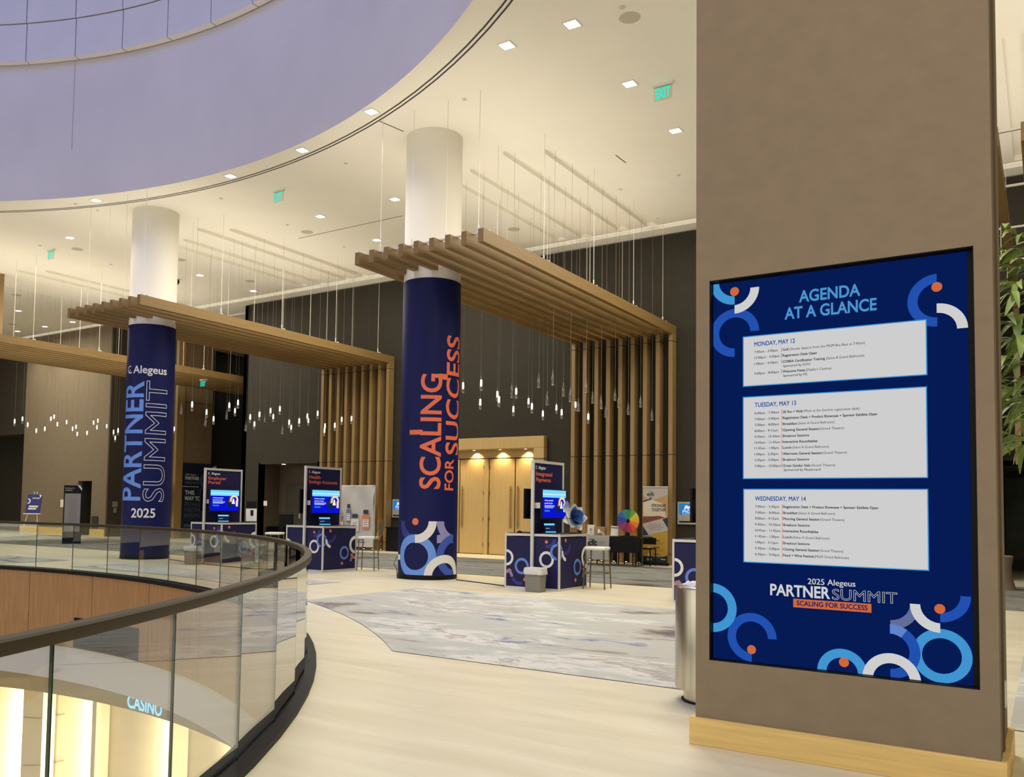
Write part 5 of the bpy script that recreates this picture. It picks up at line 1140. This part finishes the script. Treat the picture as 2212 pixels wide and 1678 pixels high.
MB().tube([T @ Vector((.34, .02, 0)), T @ Vector((.05, .03, 1.9))], .016, 5).build('leg', WHITE, es); MB().tube([(0, .9, 0), T @ Vector((0, .04, 1.7))], .014, 5).build('leg', WHITE, es); MB().box(-.36, .36, -.05, .02, .92, .95, T).build('ledge', WHITE, es)
P = Print(lambda u, v, h: T @ Vector((u, -.016-h, v))); P.rect('text_line', BWH, -.18, .20, 1.22, 1.29, .001); P.rect('text_line', BWH, -.20, .14, 1.12, 1.19, .001); P.ring('ring_graphic', BWH, -.26, 1.48, .12, .07, -90, 90, .001, 20); P.poly('corner_mark', BWH, [(.18, 1.76), (.29, 1.76), (.24, 1.62)], .001); P.text('lettering', BWH, 'PARTNER', -.08, 1.58, w=.30, cap=.06, bold=.02, h=.001, res=2); P.build(es)

# ============================================================ right of the pillar
tb = thing('side_table', 'low round table in a taupe cloth glimpsed right of the taupe pillar', 'table', (at(2196, 1230, Y=19.9).x-.33, 19.9, 0))
MB().lathe([(0, .66), (.27, .66), (.285, .64), (.25, .45), (.27, .2), (.33, 0)], n=28).build('cloth', TAUPE, tb, smooth=True)
mu = thing('alcove_mural', 'dark green mural in the alcove right of the taupe pillar', 'mural', (-.95, 26.93, .3))
mm = mat('mural_green', (.035, .045, .03), .6, var=.9, vscale=1.6, stretch=(1, 1, .6)); MB().box(0, 5, 0, .04, 0, 2.15).build('panel', mm, mu)
pl = thing('bamboo_palm', 'leafy bamboo palm showing past the right edge of the taupe pillar', 'plant', (.20, 9.0, 0))
LEAF = mat('leaf_green', (.22, .32, .06), .45, var=.35, vscale=3); STEM = mat('stem_green', (.16, .17, .05), .5)
MB().lathe([(0, 0), (.20, 0), (.26, .45), (.27, .48), (.24, .48), (.22, .42), (0, .42)], n=28).build('pot', BLACKM, pl, smooth=True); MB().lathe([(0, .43), (.225, .43)], n=20).build('soil', mat('soil', (.04, .03, .02), .9), pl)
def leaf_mesh(L=.30, w=.028):
    b = MB(); n = 6; vs = []
    for i in range(n+1):
        s = i/n; ww = w*sin(pi*(s*.9+.06))**.8; z = .10*L*sin(pi*s)-.45*L*s*s
        vs += [(-ww, s*L, z+.25*ww), (0, s*L, z), (ww, s*L, z+.25*ww)]
    b.add(vs, [(3*i+j, 3*i+j+1, 3*i+j+4, 3*i+j+3) for i in range(n) for j in (0, 1)]); return b
random.seed(11); L0 = None; b = MB()
for k in range(7):
    a = 2*pi*k/7; pts = [Vector((.08*cos(a), .08*sin(a), .43)), Vector((.14*cos(a), .14*sin(a), 1.8)), Vector((.20*cos(a), .20*sin(a), 3.3))]; MB().tube(pts, [.018, .014, .008], 6).build('cane', STEM, pl)
fr = []
for k in range(24):
    z = 1.95+1.75*k/24; a = radians(random.choice((150, 170, 190, 205, 225, 130))+random.uniform(-22, 22)) if k % 4 else random.uniform(0, 2*pi); L = random.uniform(.34, .52)
    base = Vector((.15*cos(a), .15*sin(a), z)); tip = base+Vector((cos(a)*L, sin(a)*L, random.uniform(-.02, .25))); MB().tube([base, base.lerp(tip, .5)+Vector((0, 0, .05)), tip], .004, 4).build('frond_stem', STEM, pl)
    for j in range(8):
        s = .25+.75*j/7; p = base.lerp(tip, s)+Vector((0, 0, .05*sin(pi*s))); side = 1 if j % 2 else -1
        if L0 is None: L0 = o = leaf_mesh().build('leaf', LEAF, pl, smooth=True)
        else: o = L0.copy(); COL.objects.link(o); o.parent = pl
        o.location = p; o.rotation_euler = (random.uniform(-.5, .35), random.uniform(-.5, .5), a-pi/2+side*random.uniform(.4, 1.1)); q = random.uniform(.7, 1.15); o.scale = (q*random.uniform(.8, 1.5), q, q)
lamp('plant_light', 'SPOT', (-.6, 7.4, 8.9), 260, (1, .94, .78), size=.06, spot=24, blend=.6, aim=(-.1, 9.0, 2.9))
S['built'] = 1
